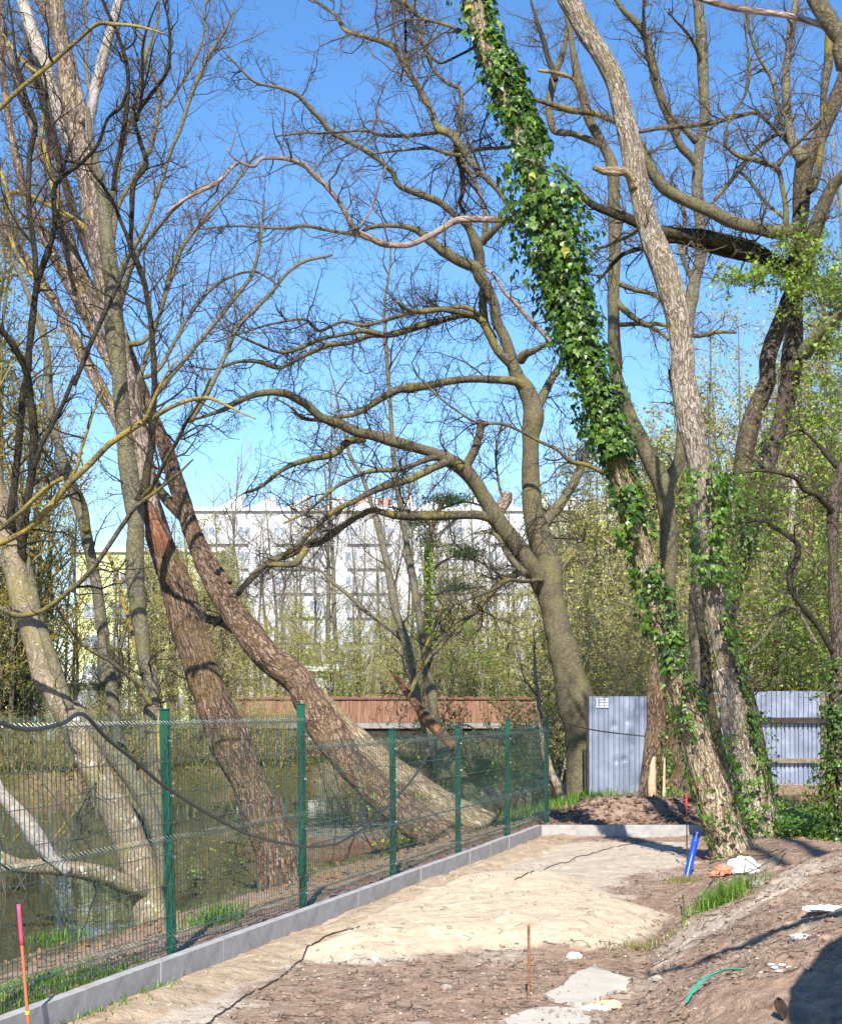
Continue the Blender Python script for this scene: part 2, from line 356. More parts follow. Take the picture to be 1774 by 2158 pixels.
def ground_h(X, Y, fine=True):
    X = np.asarray(X, float); Y = np.asarray(Y, float)
    d = (xk(Y)-X)*.962
    w1 = fbm(X*.5, Y*.5, seed=3, o=3)-.5
    # left strip and river bank
    zl = -.05-.08*sst(.3, 1.2, d)-.90*np.clip((d-.7-.3*w1)/(3.5+w1), 0, 1)-.9*sst(4.3+w1, 7, d)
    zf_s = (Y-47-np.maximum(X+11, 0)*1.0)/np.where(X > -11, 1.41, 1.0)+w1*2.5+3*(fbm(X*.11, Y*.11, seed=8, o=2)-.5)
    zfar = -1.95+1.05*sst(-1.5, .3, zf_s)+.5*sst(.0, .9, zf_s)+.45*sst(2, 26, zf_s)
    zl = np.maximum(zl, zfar)
    # site (right of the kerb, before the second kerb)
    foot = 1.13+(Y-8.8)*.2+.18*(fbm(X*.6, Y*.6, seed=30, o=2)-.5)
    foot = np.where(Y < 8.8, 1.13, foot)
    s = X-foot; fade = 1-.9*sst(12.8, 16.8, Y)+0*X
    mound = .78*(1-np.exp(-np.maximum(s, 0)*.85))*fade
    mound = mound*(1+.35*(fbm(X*1.3, Y*1.3, seed=31, o=2)-.5))
    heap = (.13+.08*(fbm(X*1.5, Y*1.5, seed=33, o=2)-.4))*sst(-.1, .55, poly_sd(X, Y, HEAP))
    base = -.16+mound+heap
    base = base+.17*sst(15.5, 18, Y)*sst(0, 1.0, X-2.85-.1*(Y-16))
    back = -.06+.27*np.exp(-((X-PILE[0])/1.15)**2-((Y-PILE[1])/.8)**2)+.25*np.exp(-((X-4.6)/.9)**2-((Y-25)/1.2)**2)+.06*w1
    m2 = sst(YC+.02, YC+.07, Y+0*X)
    zr = base*(1-m2)+back*m2
    m = sst(.02, .07, d)                       # hidden beneath the kerb
    inside = zr*(1-m)+zl*m
    # past the corner the bank strip and the yard are level
    if not fine: return inside
    ms = sst(0, .3, s)*fade*(Y < YC)
    det = (fbm(X*5, Y*5, seed=11, o=3)-.5)*.030+(fbm(X*17, Y*17, seed=12, o=3)-.5)*.016
    cl = np.maximum(vnoise(X*11+2*w1, Y*11, seed=14)-.74, 0)*.05+np.maximum(vnoise(X*26, Y*26, seed=15)-.72, 0)*.045
    pale = sst(-.05, .15, poly_sd(X, Y, PALE))
    rough = np.where(d > .07, .9, (1-.6*pale)*(1+.45*ms))
    rough = np.where((Y > YC) & (d < .07), 2.3, rough)
    rip = (fbm(X*2.2+Y*1.4, (Y*2.2-X*1.4)*2.4, seed=18, o=3)-.5)*.05*pale*(d < .05)
    rills = -np.maximum(1-np.abs(2*vnoise(X*3.5+Y*1.5, Y*1.4, seed=19)-1)*3.5, 0)*.028*ms
    strip = np.exp(-((d+.22)/.16)**2)*(d < .05)*(Y < YC)*(.02+.05*fbm(X*5, Y*3, seed=21, o=2))
    return inside+det*rough+cl*rough+rip+rills+strip
def gz(x, y): return float(ground_h(np.array([x]), np.array([y]))[0])
def on_ground(px, py, reg='D', guess=-.1):
    """ray from the photo's pixel to the ground"""
    ox, oy, f = REG[reg]; x = ox+f*px; y = oy+f*py; Ys = np.linspace(6, 80, 3000); Z = 1.6+(1491-y)/F*Ys
    G = ground_h((x-887)/F*Ys, Ys, False); i = int(np.argmax(G >= Z)); Y = Ys[i]
    return ((x-887)/F*Y, Y, gz((x-887)/F*Y, Y))

ys = np.concatenate([[-60, -30, -15, -8, -4, -1, 1.5, 3.5, 5, 6, 7], 7.6*np.exp(np.linspace(0, math.log(33/7.6), 640)), 33*np.exp(np.linspace(.012, math.log(90/33), 110)), 90*np.exp(np.linspace(.1, math.log(3000/90), 26))])
uc = np.linspace(-.34, .34, 620); uo = .34*1.45**np.arange(1, 16)
us = np.concatenate([-uo[::-1], uc, uo])
UU, YY = np.meshgrid(us, ys); XX = UU*np.maximum(YY, 7.0)
ZZ = ground_h(XX, YY)
d_ = (xk(YY)-XX)*.962
pale = sst(-.06, .10, poly_sd(XX, YY, PALE)+(fbm(XX*3, YY*3, seed=40, o=4)-.5)*.5)*(d_ < .05)
heapm = sst(-.05, .2, poly_sd(XX, YY, HEAP)+(fbm(XX*3, YY*3, seed=41, o=4)-.5)*.4)*(d_ < .05)
bank = sst(.0, .05, d_)
g1 = fbm(XX*.45, YY*.45, seed=43, o=3)
green = sst(2.6, 3.6, d_+(g1-.5)*2)*sst(5.3, 4.0, d_)*.8
green = np.maximum(green, (.6+.4*sst(.36, .5, g1))*(d_ > 5.5))
green = np.maximum(green, (YY > 26)*(d_ < 3)*sst(.5, .6, g1)*.8)
STR = [on_ground(x, y)[:2] for x, y in [(1362, 1990), (1375, 1940), (1420, 1903), (1500, 1878), (1570, 1842), (1650, 1788), (1685, 1772), (1692, 1786), (1610, 1850), (1530, 1896), (1450, 1928), (1400, 1965)]]
strp = sst(-.12, .10, poly_sd(XX, YY, STR)+(fbm(XX*4, YY*4, seed=45, o=3)-.5)*.4)*(YY < 17)*.8
str2 = sst(.60, .68, fbm(XX*1.4-YY*.6, YY*.9, seed=47, o=4))*(d_ < -.4)*(YY < 17)*.45
pale = np.maximum(pale, np.maximum(strp, str2))
mask = np.stack([pale, heapm, green*bank+(green*(YY > 26))*(1-bank), sst(.04, .0, np.abs(d_+.24)-.22-.2*(fbm(XX*3, YY*3, seed=44, o=2)-.5))*(YY < YC)], -1).reshape(-1, 4)
ny, nx = XX.shape
i = np.arange(ny-1)[:, None]*nx; j = np.arange(nx-1)[None, :]
fq = np.stack([i+j, i+j+1, i+nx+j+1, i+nx+j], -1).reshape(-1, 4)
q = N('ground_soil', .95, .1)
at = q.n('ShaderNodeAttribute'); at.attribute_name = 'mask'; sep = q.n('ShaderNodeSeparateColor'); q.l(at.outputs['Color'], sep.inputs[0])
ob = q.coord('Object')
n1 = q.noise(ob, 1.3, 5, .6); n2 = q.noise(ob, 9, 5, .65); n3 = q.noise(ob, 60, 3, .6); n4 = q.noise(ob, 3.2, 6, .7)
brown = q.ramp(n2, [(.22, (.13, .082, .055)), (.5, (.30, .20, .142)), (.8, (.45, .335, .25))])
brown = q.mix(q.ramp(n1, [(.35, 0), (.65, .6)]), brown, q.ramp(n2, [(.3, (.22, .155, .11)), (.75, (.45, .345, .26))]))
brown = q.mix(q.ramp(n4, [(.60, 0), (.68, .75)]), brown, (.46, .39, .31))
brown = q.mix(q.ramp(n3, [(.62, 0), (.72, .55)]), brown, (.50, .43, .35))
palec = q.ramp(n2, [(.2, (.36, .28, .195)), (.5, (.49, .415, .33)), (.8, (.61, .53, .43))])
palec = q.mix(q.ramp(n4, [(.58, 0), (.66, .5)]), palec, (.30, .22, .155))
heapc = q.ramp(n2, [(.2, (.44, .335, .215)), (.5, (.57, .465, .33)), (.8, (.69, .59, .445))])
heapc = q.mix(q.ramp(n4, [(.60, 0), (.7, .6)]), heapc, (.70, .64, .54))
stripc = q.ramp(n2, [(.25, (.24, .17, .105)), (.5, (.42, .315, .21)), (.8, (.56, .45, .32))])
bankc = brown
grassc = q.ramp(n2, [(.25, (.030, .022, .012)), (.45, (.075, .062, .030)), (.6, (.10, .105, .032)), (.85, (.20, .145, .085))])
c = q.mix(sep.outputs[0], brown, palec)
c = q.mix(sep.outputs[1], c, heapc)
c = q.mix(q.math('MULTIPLY', at.outputs['Alpha'], .8), c, stripc)
c = q.mix(sep.outputs[2], c, grassc)
q.color(c)
q.bump(q.math('ADD', q.math('MULTIPLY', n2, .5), q.math('ADD', q.math('MULTIPLY', n3, .35), q.math('MULTIPLY', q.noise(ob, 24, 4, .7), .6))), .035, 1.0)
M_GROUND = q.m
tag(mesh_obj('ground', np.stack([XX, YY, ZZ], -1).reshape(-1, 3), [fq], M_GROUND, col=mask), kind='structure')

# river
q = N('river_water', .015, .5); q.b.inputs['Base Color'].default_value = (.060, .056, .034, 1); q.b.inputs['IOR'].default_value = 1.33
q.b.inputs['Specular IOR Level'].default_value = .8
v = q.coord('Object', (1, .45, 1)); q.bump(q.math('ADD', q.noise(v, 1.2, 3, .5), q.math('MULTIPLY', q.noise(v, 7, 2), .12)), .035, .35)
mb = MB(); mb.add([(-200, -40, -1.0), (18, -40, -1.0), (18, 110, -1.0), (-200, 110, -1.0)], [np.array([[0, 1, 2, 3]])])
tag(mb.build('water', q.m), kind='structure')

# ================================================================== KERB
q = N('kerb_concrete', .85, .25); ob = q.coord('Object')
kn = q.noise(ob, 5, 5, .65); kf = q.noise(ob, 120, 2)
kc = q.ramp(kn, [(.28, (.22, .205, .19)), (.45, (.37, .36, .35)), (.75, (.52, .515, .505))])
kc = q.mix(q.ramp(kf, [(.3, .25), (.7, 0)]), kc, (.14, .135, .13)); q.color(kc); q.bump(kf, .003); M_KERB = q.m
kd = np.array([.2827, 1.0]); kd /= np.linalg.norm(kd); kang = math.atan2(kd[1], kd[0])
def rotz(a): return np.array([[math.cos(a), -math.sin(a), 0], [math.sin(a), math.cos(a), 0], [0, 0, 1]])
mb = MB(); mb.box(.0015, .9985, .0, .08, -.30, .0, .002); kb = mb.build('kerbstone', M_KERB, smooth=False, uv=False)
tag(kb, 'grey concrete kerbstone in the long row under the green mesh fence', 'kerb', 'kerbstones along the fence')
Yj = 10.35+(.84*2.406); k0 = -6; Lk = (YC-Yj)/kd[1]; nk = 0; m_ = int(math.floor(Lk))
first = True
for i in range(-9, 17):
    t = Lk-(i+1); x0, y0 = xk(YC)-kd[0]*(i+1), YC-kd[1]*(i+1)
    if y0 < 5.5 or i < 0: continue
    o = kb if first else kb.copy()
    if not first: COL.objects.link(o)
    first = False
    o.location = (x0, y0, random.Random(i).uniform(-.004, .004)); o.rotation_euler = (0, 0, kang+random.Random(i+50).uniform(-.004, .004))
for i in range(3):
    o = kb.copy(); COL.objects.link(o); o.location = (xk(YC)+.0+i*1.0, YC, 0); o.rotation_euler = (0, 0, -.012)
    o['label'] = 'pale sunlit kerbstone in the short row in front of the brown dirt pile'; o['group'] = 'kerbstones in front of the dirt pile'

# ================================================================== GREEN MESH FENCE
def greenm(name, c, rough, coat):
    q = N(name, rough, .6); q.color(c); q.b.inputs['Coat Weight'].default_value = coat; q.b.inputs['Coat Roughness'].default_value = .2; q.b.inputs['Coat IOR'].default_value = 1.8; return q.m
M_GREEN = flat('green_post_paint', (.0, .060, .034), (.002, .095, .052), 3, .38, .5)
M_WIRE = greenm('green_wire_paint', (.004, .040, .025), .25, 1.0)
M_ZINC = flat('zinc_clip', (.5, .5, .5), (.7, .7, .7), 20, .3, .6, metal=.8)
fence = thing('mesh_fence', 'green welded wire mesh fence on green posts along the river bank', 'fence', (float(xk(10.35)), 10.35, 0))
FN = np.array([-kd[1], kd[0], 0])                 # away from the path
posts = []
PT = {0: 1.58, 1: 1.58, 2: 1.62, 3: 1.375, 4: 1.375, 5: 1.43, 6: 1.456}
lean = {1: -.030, 2: -.012, 3: -.004, 4: 0, 5: .002, 6: 0, 0: -.02}
for k in range(0, 7):
    n_ = 3.3+k; Y = 2.406*n_; X = float(xk(Y)); ctr = np.array([X, Y, 0])+FN*.115; H = PT[k]
    Mx = rotz(kang); lx = lean[k]
    mb = MB(); mb.box(-.02, .02, -.03, .03, -.45, H, .004); v = mb.v[0]; v[:, 1] -= v[:, 2]*0
    pv = v@Mx.T+ctr; pv[:, 0] += (v[:, 2])*lx; mb.v[0] = pv
    p = adopt(mb.build('post', M_GREEN, smooth=False, uv=False), fence)
    cb = MB(); cb.box(-.024, .024, -.034, .034, H, H+.012, .004); cv = cb.v[0]@Mx.T+ctr; cv[:, 0] += H*lx; cb.v[0] = cv
    c = cb.build('cap', M_GREEN, smooth=False, uv=False); c.parent = p
    for hz in ([.1, .62, 1.02, 1.38] if k < 3 else [.1, .5, .9, 1.2]):
        b = MB(); a = np.linspace(0, 2*np.pi, 9)[:-1]
        P = np.array([(0, -.030, 0), (0, -.042, 0), (0, -.046, 0)]); tb = tube_geo(P, np.array([.011, .011, .006]), 8)
        vv = tb[0]@Mx.T; vv += ctr+np.array([hz*lx, 0, hz]); b.add(vv, tb[1])
        cl = b.build('clip', M_ZINC, smooth=False, uv=False); cl.parent = p
    posts.append((ctr, lx))
def panel(k):
    a, la = posts[k]; b, lb = posts[k+1]
    tall = k < 2; top = 1.545 if tall else 1.33; z0 = .03
    folds = [.135, .745, 1.49] if tall else [.13, .5, 1.27]
    if not tall: folds = [.13, .70, 1.27]; folds[1] = .5
    off = -FN*.040; e = (b-a); L = np.linalg.norm(e); e /= L
    s0, s1 = .03, L-.03; nW = int((s1-s0)/.05)
    zs = [z0]
    prof = [(z0, 0)]
    for f in folds: prof += [(f-.029, 0), (f-.023, -.004), (f-.003, -.031), (f, -.033), (f+.003, -.031), (f+.023, -.004), (f+.029, 0)]
    prof = [p for p in prof if p[0] < top]+[(top, 0)]
    paths = []
    for i in range(nW+1):
        s = s0+(s1-s0)*i/nW
        pts = []
        for z, o in prof:
            ln = la+(lb-la)*s/L
            pts.append(a+e*s+off+FN*o*1.0+np.array([ln*z*.9, 0, z]))
        paths.append((np.array(pts), np.full(len(pts), .0027)))
    V, Fc = tubes_batch(paths, 6); mb = MB(); mb.add(V, Fc)
    hor = []
    zz = np.arange(z0+.02, top, .2)
    for z in list(zz)+[f-.026 for f in folds]+[f+.026 for f in folds if f+.026 < top]+folds:
        if min([abs(z-f) for f in folds]) < .045 and z not in folds: continue
        o = -.035 if z in folds else 0
        pts = [a+e*s+off+FN*(o-.004)+np.array([(la+(lb-la)*s/L)*z*.9, 0, z]) for s in np.linspace(s0, s1, 6)]
        hor.append((np.array(pts), np.full(6, .0030)))
    V, Fc = tubes_batch(hor, 5); mb.add(V, Fc)
    adopt(mb.build('mesh_panel', M_WIRE, uv=False), fence)
for k in range(6): panel(k)

# cable slung along the fence
M_RUBBER = flat('black_cable_rubber', (.012, .012, .013), (.03, .03, .03), 30, .45, .5)
M_RUBG = flat('grey_black_cable_rubber', (.02, .022, .022), (.05, .055, .055), 30, .4, .5)
def fenceY(x): return 2.406*6153*1.0219/(1793*1.0219-x)
cp = [(-60, 1478), (0, 1492), (39, 1503), (79, 1504), (130, 1492), (170, 1473), (221, 1524), (276, 1568), (335, 1619), (414, 1670), (493, 1713), (552, 1733), (631, 1747), (685, 1743), (697, 1740), (752, 1707), (807, 1656), (855, 1601), (891, 1542), (917, 1506), (961, 1496), (990, 1513), (1019, 1522), (1049, 1522), (1082, 1506), (1118, 1485), (1140, 1484)]
P = []
for x, y in cp:
    x *= 1.0219; y *= 1.0219; Y = fenceY(x)-.12; P.append(W(x, y, Y))
P.append(W(1223*1.0219, 1506*1.0219, 25)); P.append(W(1329*1.0219, 1519*1.0219, 27.5)); P.append(W(1360*1.0219, 1520*1.0219, 27.7))
P, R = catmull(P, np.full(len(P), .0125), .06); R = R*np.interp(np.arange(len(P))/len(P), [0, .5, .8, 1], [1.0, .85, .9, .8])
mb = MB(); mb.tube(P, R, 8); o = mb.build('cable', M_RUBG); tag(o, 'thick black cable hanging in loops along the green mesh fence', 'cable')

# ================================================================== CORRUGATED METAL SHEETS
q = N('galvanised_sheet', .42, .5); q.b.inputs['Metallic'].default_value = .25; ob = q.coord('Object')
q.color(q.ramp(q.noise(ob, 2.2, 5, .6), [(.25, (.17, .20, .27)), (.55, (.27, .31, .41)), (.8, (.44, .48, .56))])); q.bump(q.noise(ob, 6, 3), .01, .4); M_SHEET = q.m
M_TIMBER = flat('weathered_timber', (.12, .09, .06), (.27, .22, .16), 9, .85)
M_DKTIMB = flat('dark_timber', (.025, .02, .018), (.06, .048, .04), 9, .85)
M_NEWW = flat('fresh_pale_wood', (.42, .30, .17), (.62, .47, .30), 14, .8)
def sheet(parent, x0, x1, Y, z0, z1, front, seed):
    """trapezoidal sheet: narrow ribs between flat pans"""
    xs = [x0]; ys_ = [0.0]; x = x0+.05; i = 0
    pit = .105
    while x < x1-.03:
        xs += [x, x+.012, x+.030, x+.042]; h = -.042 if front else .042; ys_ += [0, h, h, 0]; i += 1; x += pit*(1 if i % 3 else .75)
    xs.append(x1); ys_.append(0)
    xs = np.array(xs); ys_ = np.array(ys_); zs = np.linspace(z0, z1, 60); X, Z = np.meshgrid(xs, zs)
    Yv = Y+ys_[None, :]+0*Z
    if front:
        for (dx, dz, r, a) in [(.45, 1.62, .06, .035), (.72, 1.7, .05, .03), (.5, .95, .05, .03), (.64, .98, .045, .03), (.66, .36, .05, .03), (.8, 1.25, .05, .02)]:
            Yv = Yv+a*np.exp(-((X-x0-dx)/r)**2-((Z-z0-dz)/(r*1.2))**2)*.6
    Yv = Yv+(vnoise(X*2, Z*2, seed=seed)-.5)*.01
    n1_, n2_ = X.shape; ii = np.arange(n1_-1)[:, None]*n2_; jj = np.arange(n2_-1)[None, :]
    f = np.stack([ii+jj, ii+jj+1, ii+n2_+jj+1, ii+n2_+jj], -1).reshape(-1, 4)
    o = mesh_obj('sheet', np.stack([X, Yv, Z], -1).reshape(-1, 3), [f], M_SHEET, smooth=False)
    o.modifiers.new('thick', 'SOLIDIFY').thickness = .002
    adopt(o, parent); return o
YS = 29.5; xa = W(1241.5, 0, YS)[0]; xb = W(1372, 0, YS)[0]; zt = 1.6+(1491-1468)/F*YS
mf = thing('sheet_metal_screen', 'single upright blue grey corrugated metal sheet left of the brown split stump', 'fence', (xa, YS, -.2))
sheet(mf, xa, xb, YS, -.35, zt, True, 1)
b = MB(); b.box(xa-.055, xa-.012, YS-.03, YS+.03, -.35, zt-.02, .004); adopt(b.build('post', M_DKTIMB, smooth=False), mf)
b = MB(); sx = xa+.13
b.box(sx, sx+.24, YS-.030, YS-.027, zt-.21, zt-.035)
st = adopt(b.build('sticker', flat('white_sticker', (.7, .7, .7)), smooth=False), mf)
b = MB()
for k_ in range(3): b.box(sx+.015, sx+.225, YS-.033, YS-.031, zt-.075-.05*k_, zt-.055-.05*k_)
o = b.build('stripe', flat('sticker_grey', (.25, .28, .33)), smooth=False); o.parent = st
YS2 = 34.0; xa2 = W(1500, 0, YS2)[0]; xb2 = W(1741, 0, YS2)[0]; zt2 = 1.6+(1491-1458)/F*YS2
mf2 = thing('corrugated_fence', 'blue grey corrugated metal fence with two horizontal timber rails', 'fence', (xa2, YS2, -.2))
half = (xa2+xb2)/2
sheet(mf2, xa2, half-.01, YS2, -.1, zt2-.01, False, 2); sheet(mf2, half-.03, xb2, YS2-.004, -.1, zt2+.01, False, 3)
for py, hh, m in ((1519, .13, M_DKTIMB), (1604, .10, M_TIMBER)):
    z = 1.6+(1491-py)/F*YS2; b = MB(); b.box(xa2-.1, xb2+.0, YS2-.10, YS2-.05, z-hh/2, z+hh/2, .005)
    adopt(b.build('rail', m, smooth=False), mf2)
z = 1.6+(1491-1655)/F*YS2; b = MB(); b.box(xa2, xb2-.02, YS2-.07, YS2-.03, z-.12, z+.02, .005); adopt(b.build('base_board', flat('grey_board', (.25, .24, .23), (.36, .35, .34)), smooth=False), mf2)
for xx in (xa2+.03, xb2-.12):
    b = MB(); b.box(xx, xx+.09, YS2-.045, YS2-.025, -.5, zt2-.05, .004); adopt(b.build('post', M_TIMBER, smooth=False), mf2)

# ================================================================== FOOTBRIDGE WITH REED SCREEN
YB = 58.0; bx0 = W(500, 0, YB)[0]; bx1 = W(1190, 0, YB)[0]; zt_ = 1.6+(1491-1469)/F*YB; zb_ = 1.6+(1491-1523)/F*YB
br = thing('footbridge', 'low footbridge over the river fenced with reddish reed screens', 'bridge', (bx0, YB, zb_))
q = N('reed_screen', .85, .15); ob = q.coord('Object', (1, 1, .05)); rn = q.noise(ob, 26, 3, .7)
q.color(q.ramp(rn, [(.3, (.12, .06, .04)), (.5, (.30, .165, .11)), (.75, (.45, .29, .21))])); q.bump(rn, .03); M_REED = q.m
xs = np.linspace(bx0, bx1, 700); zs = np.array([zb_, (zb_+zt_)/2, zt_]); X, Z = np.meshgrid(xs, zs)
Yv = YB-.45+.025*np.abs(np.sin(X*38))+.03*(vnoise(X*5, Z*1, seed=4)-.5); Z = Z+np.where(Z > zt_-.01, (vnoise(X*9, X*0, seed=6)-.5)*.07, 0)
n2_ = len(xs); ii = np.arange(2)[:, None]*n2_; jj = np.arange(n2_-1)[None, :]
f = np.stack([ii+jj, ii+jj+1, ii+n2_+jj+1, ii+n2_+jj], -1).reshape(-1, 4)
o = mesh_obj('reed_screen', np.stack([X, Yv, Z], -1).reshape(-1, 3), [f], M_REED, smooth=False); o.modifiers.new('t', 'SOLIDIFY').thickness = .02; adopt(o, br)
b = MB(); b.box(bx0-3, bx1+1, YB-.42, YB+1.6, zb_-.22, zb_-.02, .01); adopt(b.build('deck', flat('bridge_concrete', (.20, .19, .17), (.34, .32, .29), 4), smooth=False), br)
b = MB(); b.box(bx0-3, bx1+1, YB-.3, YB-.1, zb_-.55, zb_-.222, .01); b.box(bx0-3, bx1+1, YB+1.2, YB+1.4, zb_-.55, zb_-.222, .01); adopt(b.build('beam', M_DKTIMB, smooth=False), br)
for k_ in range(4):
    xx = bx0+1.4+k_*3.2; b = MB(); b.tube([(xx, YB-.2, -1.9), (xx, YB-.2, zb_-.55)], [.13, .13], 12); b.tube([(xx, YB+1.3, -1.9), (xx, YB+1.3, zb_-.55)], [.13, .13], 12)
    adopt(b.build('pile', M_DKTIMB), br)
b = MB(); b.box(bx0, bx1, YB-.50, YB-.47, zt_-.10, zt_-.03); adopt(b.build('handrail', flat('reddish_rail', (.14, .07, .05), (.22, .11, .08)), smooth=False), br)

# ================================================================== BUILDINGS
M_GLASS = flat('window_glass', (.20, .24, .30), (.34, .39, .46), .3, .12, .8)
def facade(name, label, x0, x1, Y, depth, z1, floor, cols, mat, win, band=None, z0=-.5, cat='building'):
    t = thing(name, label, cat, ((x0+x1)/2, Y, 0))
    b = MB(); b.box(x0, x1, Y, Y+depth, z0, z1, .05); adopt(b.build('wall', mat, smooth=False), t)
    nf = int((z1-1.5)/floor); cw = (x1-x0)/cols; ww, wh = win
    for r in range(nf):
        zc = z1-1.9-floor*r
        if zc-wh < .5: break
        for c in range(cols):
            xc = x0+cw*(c+.5)
            b = MB(); b.box(xc-ww/2, xc+ww/2, Y-.10, Y-.02, zc-wh, zc)
            wd = adopt(b.build('window', M_WHITEF, smooth=False, uv=False), t)
            b = MB(); m_ = .09; h_ = ww/2
            b.box(xc-h_+m_, xc-m_/2, Y-.13, Y-.103, zc-wh+m_, zc-m_); b.box(xc+m_/2, xc+h_-m_, Y-.13, Y-.103, zc-wh+m_, zc-m_)
            pn = b.build('pane', M_GLASS, smooth=False, uv=False); pn.parent = wd
        if band is not None and r % 1 == 0:
            for c in range(0, cols, 2):
                xc = x0+cw*(c+1); b = MB(); b.box(xc-cw*.62, xc+cw*.62, Y-.42, Y-.14, zc-wh-.75, zc-wh+.30, .03)
                adopt(b.build('balcony', band, smooth=False, uv=False), t)
    return t
M_WHITEF = flat('window_frame_white', (.70, .70, .70), (.80, .80, .80), 1)
M_WALLW = flat('white_render', (.46, .47, .49), (.56, .57, .59), .25, .9)
M_BAND = flat('grey_white_balcony', (.40, .41, .44), (.52, .53, .56), .4, .9)
M_WALLY = flat('lime_yellow_render', (.50, .56, .24), (.62, .67, .34), .25, .9)
z1 = 1.6+(1491-1078)/F*200
bw = facade('apartment_block', 'long white apartment block with solar panels on its flat roof beyond the river', -29, 34, 200, 14, z1, 3.1, 14, M_WALLW, (1.7, 1.5), M_BAND)
b = MB(); b.box(-29.3, 34.3, 199.6, 214.2, z1, z1+.5, .05); adopt(b.build('parapet', M_WHITEF, smooth=False), bw)
M_SOLAR = flat('solar_panel_back', (.62, .64, .66), (.75, .76, .78), 1, .5)
for i in range(14):
    xx = -26+i*4.3
    b = MB(); b.add([(xx, 201, z1+.5), (xx+3.4, 201, z1+.5), (xx+3.2, 201, z1+2.3), (xx, 209, z1+.5), (xx+3.4, 209, z1+.5), (xx+3.2, 209, z1+2.3)],
                    [np.array([(0, 1, 2), (3, 5, 4)]), np.array([(0, 3, 4, 1), (1, 4, 5, 2), (2, 5, 3, 0)])])
    adopt(b.build('solar_panel', M_SOLAR, smooth=False, uv=False), bw)
M_REDROOF = flat('red_roof_housing', (.40, .20, .17), (.48, .26, .22), 1)
for xx in (-8.5, -5.6, -2.8, 2.2):
    b = MB(); b.box(xx, xx+1.8, 203, 207, z1+.4, z1+2.1, .05); adopt(b.build('roof_housing', M_REDROOF, smooth=False, uv=False), bw)
z1 = 1.6+(1491-1165)/F*150
by = facade('yellow_apartment_block', 'lime yellow apartment block seen between the left tree trunks', -32.5, -19, 150, 12, z1, 2.9, 5, M_WALLY, (1.5, 1.4))
b = MB(); b.box(-32.8, -18.7, 149.7, 162.3, z1, z1+.4, .05); adopt(b.build('parapet', M_WHITEF, smooth=False), by)
def shed(name, label, x0, x1, Y, z0, z1, mat, roofm, slope=.5, door=None):
    t = thing(name, label, 'house', ((x0+x1)/2, Y, 0))
    b = MB(); b.box(x0, x1, Y, Y+5, z0-1, z1, .03); adopt(b.build('wall', mat, smooth=False), t)
    b = MB(); b.add([(x0-.3, Y-.4, z1), (x1+.3, Y-.4, z1), (x1+.3, Y+5.4, z1+slope), (x0-.3, Y+5.4, z1+slope), (x0-.3, Y-.4, z1+.2), (x1+.3, Y-.4, z1+.2), (x1+.3, Y+5.4, z1+slope+.2), (x0-.3, Y+5.4, z1+slope+.2)],
                    [np.array([(3, 2, 1, 0), (4, 5, 6, 7), (0, 1, 5, 4), (1, 2, 6, 5), (2, 3, 7, 6), (3, 0, 4, 7)])]); adopt(b.build('roof', roofm, smooth=False), t)
    for (a, c, e, g) in door or []:
        b = MB(); b.box(x0+a, x0+c, Y-.06, Y-.01, z0+e, z0+g); adopt(b.build('window', M_GLASS, smooth=False), t)
    return t
M_GREYW = flat('grey_white_render', (.52, .53, .56), (.68, .69, .72), .8)
shed('white_house', 'small white house with a dark window just above the reed screened bridge', W(650, 0, 80)[0], W(712, 0, 80)[0], 80, 0, 1.6+(1491-1415)/F*80, M_GREYW, M_WHITEF, .3, [(.35, .8, 1.7, 2.5), (1.1, 1.3, 1.0, 2.6)])
shed('garage', 'low grey garage with a pale flat roof at the far left', W(60, 0, 75)[0], W(205, 0, 75)[0], 75, 0, 1.6+(1491-1440)/F*75, flat('blue_grey_wall', (.24, .26, .31), (.34, .36, .41)), M_WHITEF, .4, [(1.9, 2.7, .5, 1.4), (.3, 1.1, .5, 1.4)])

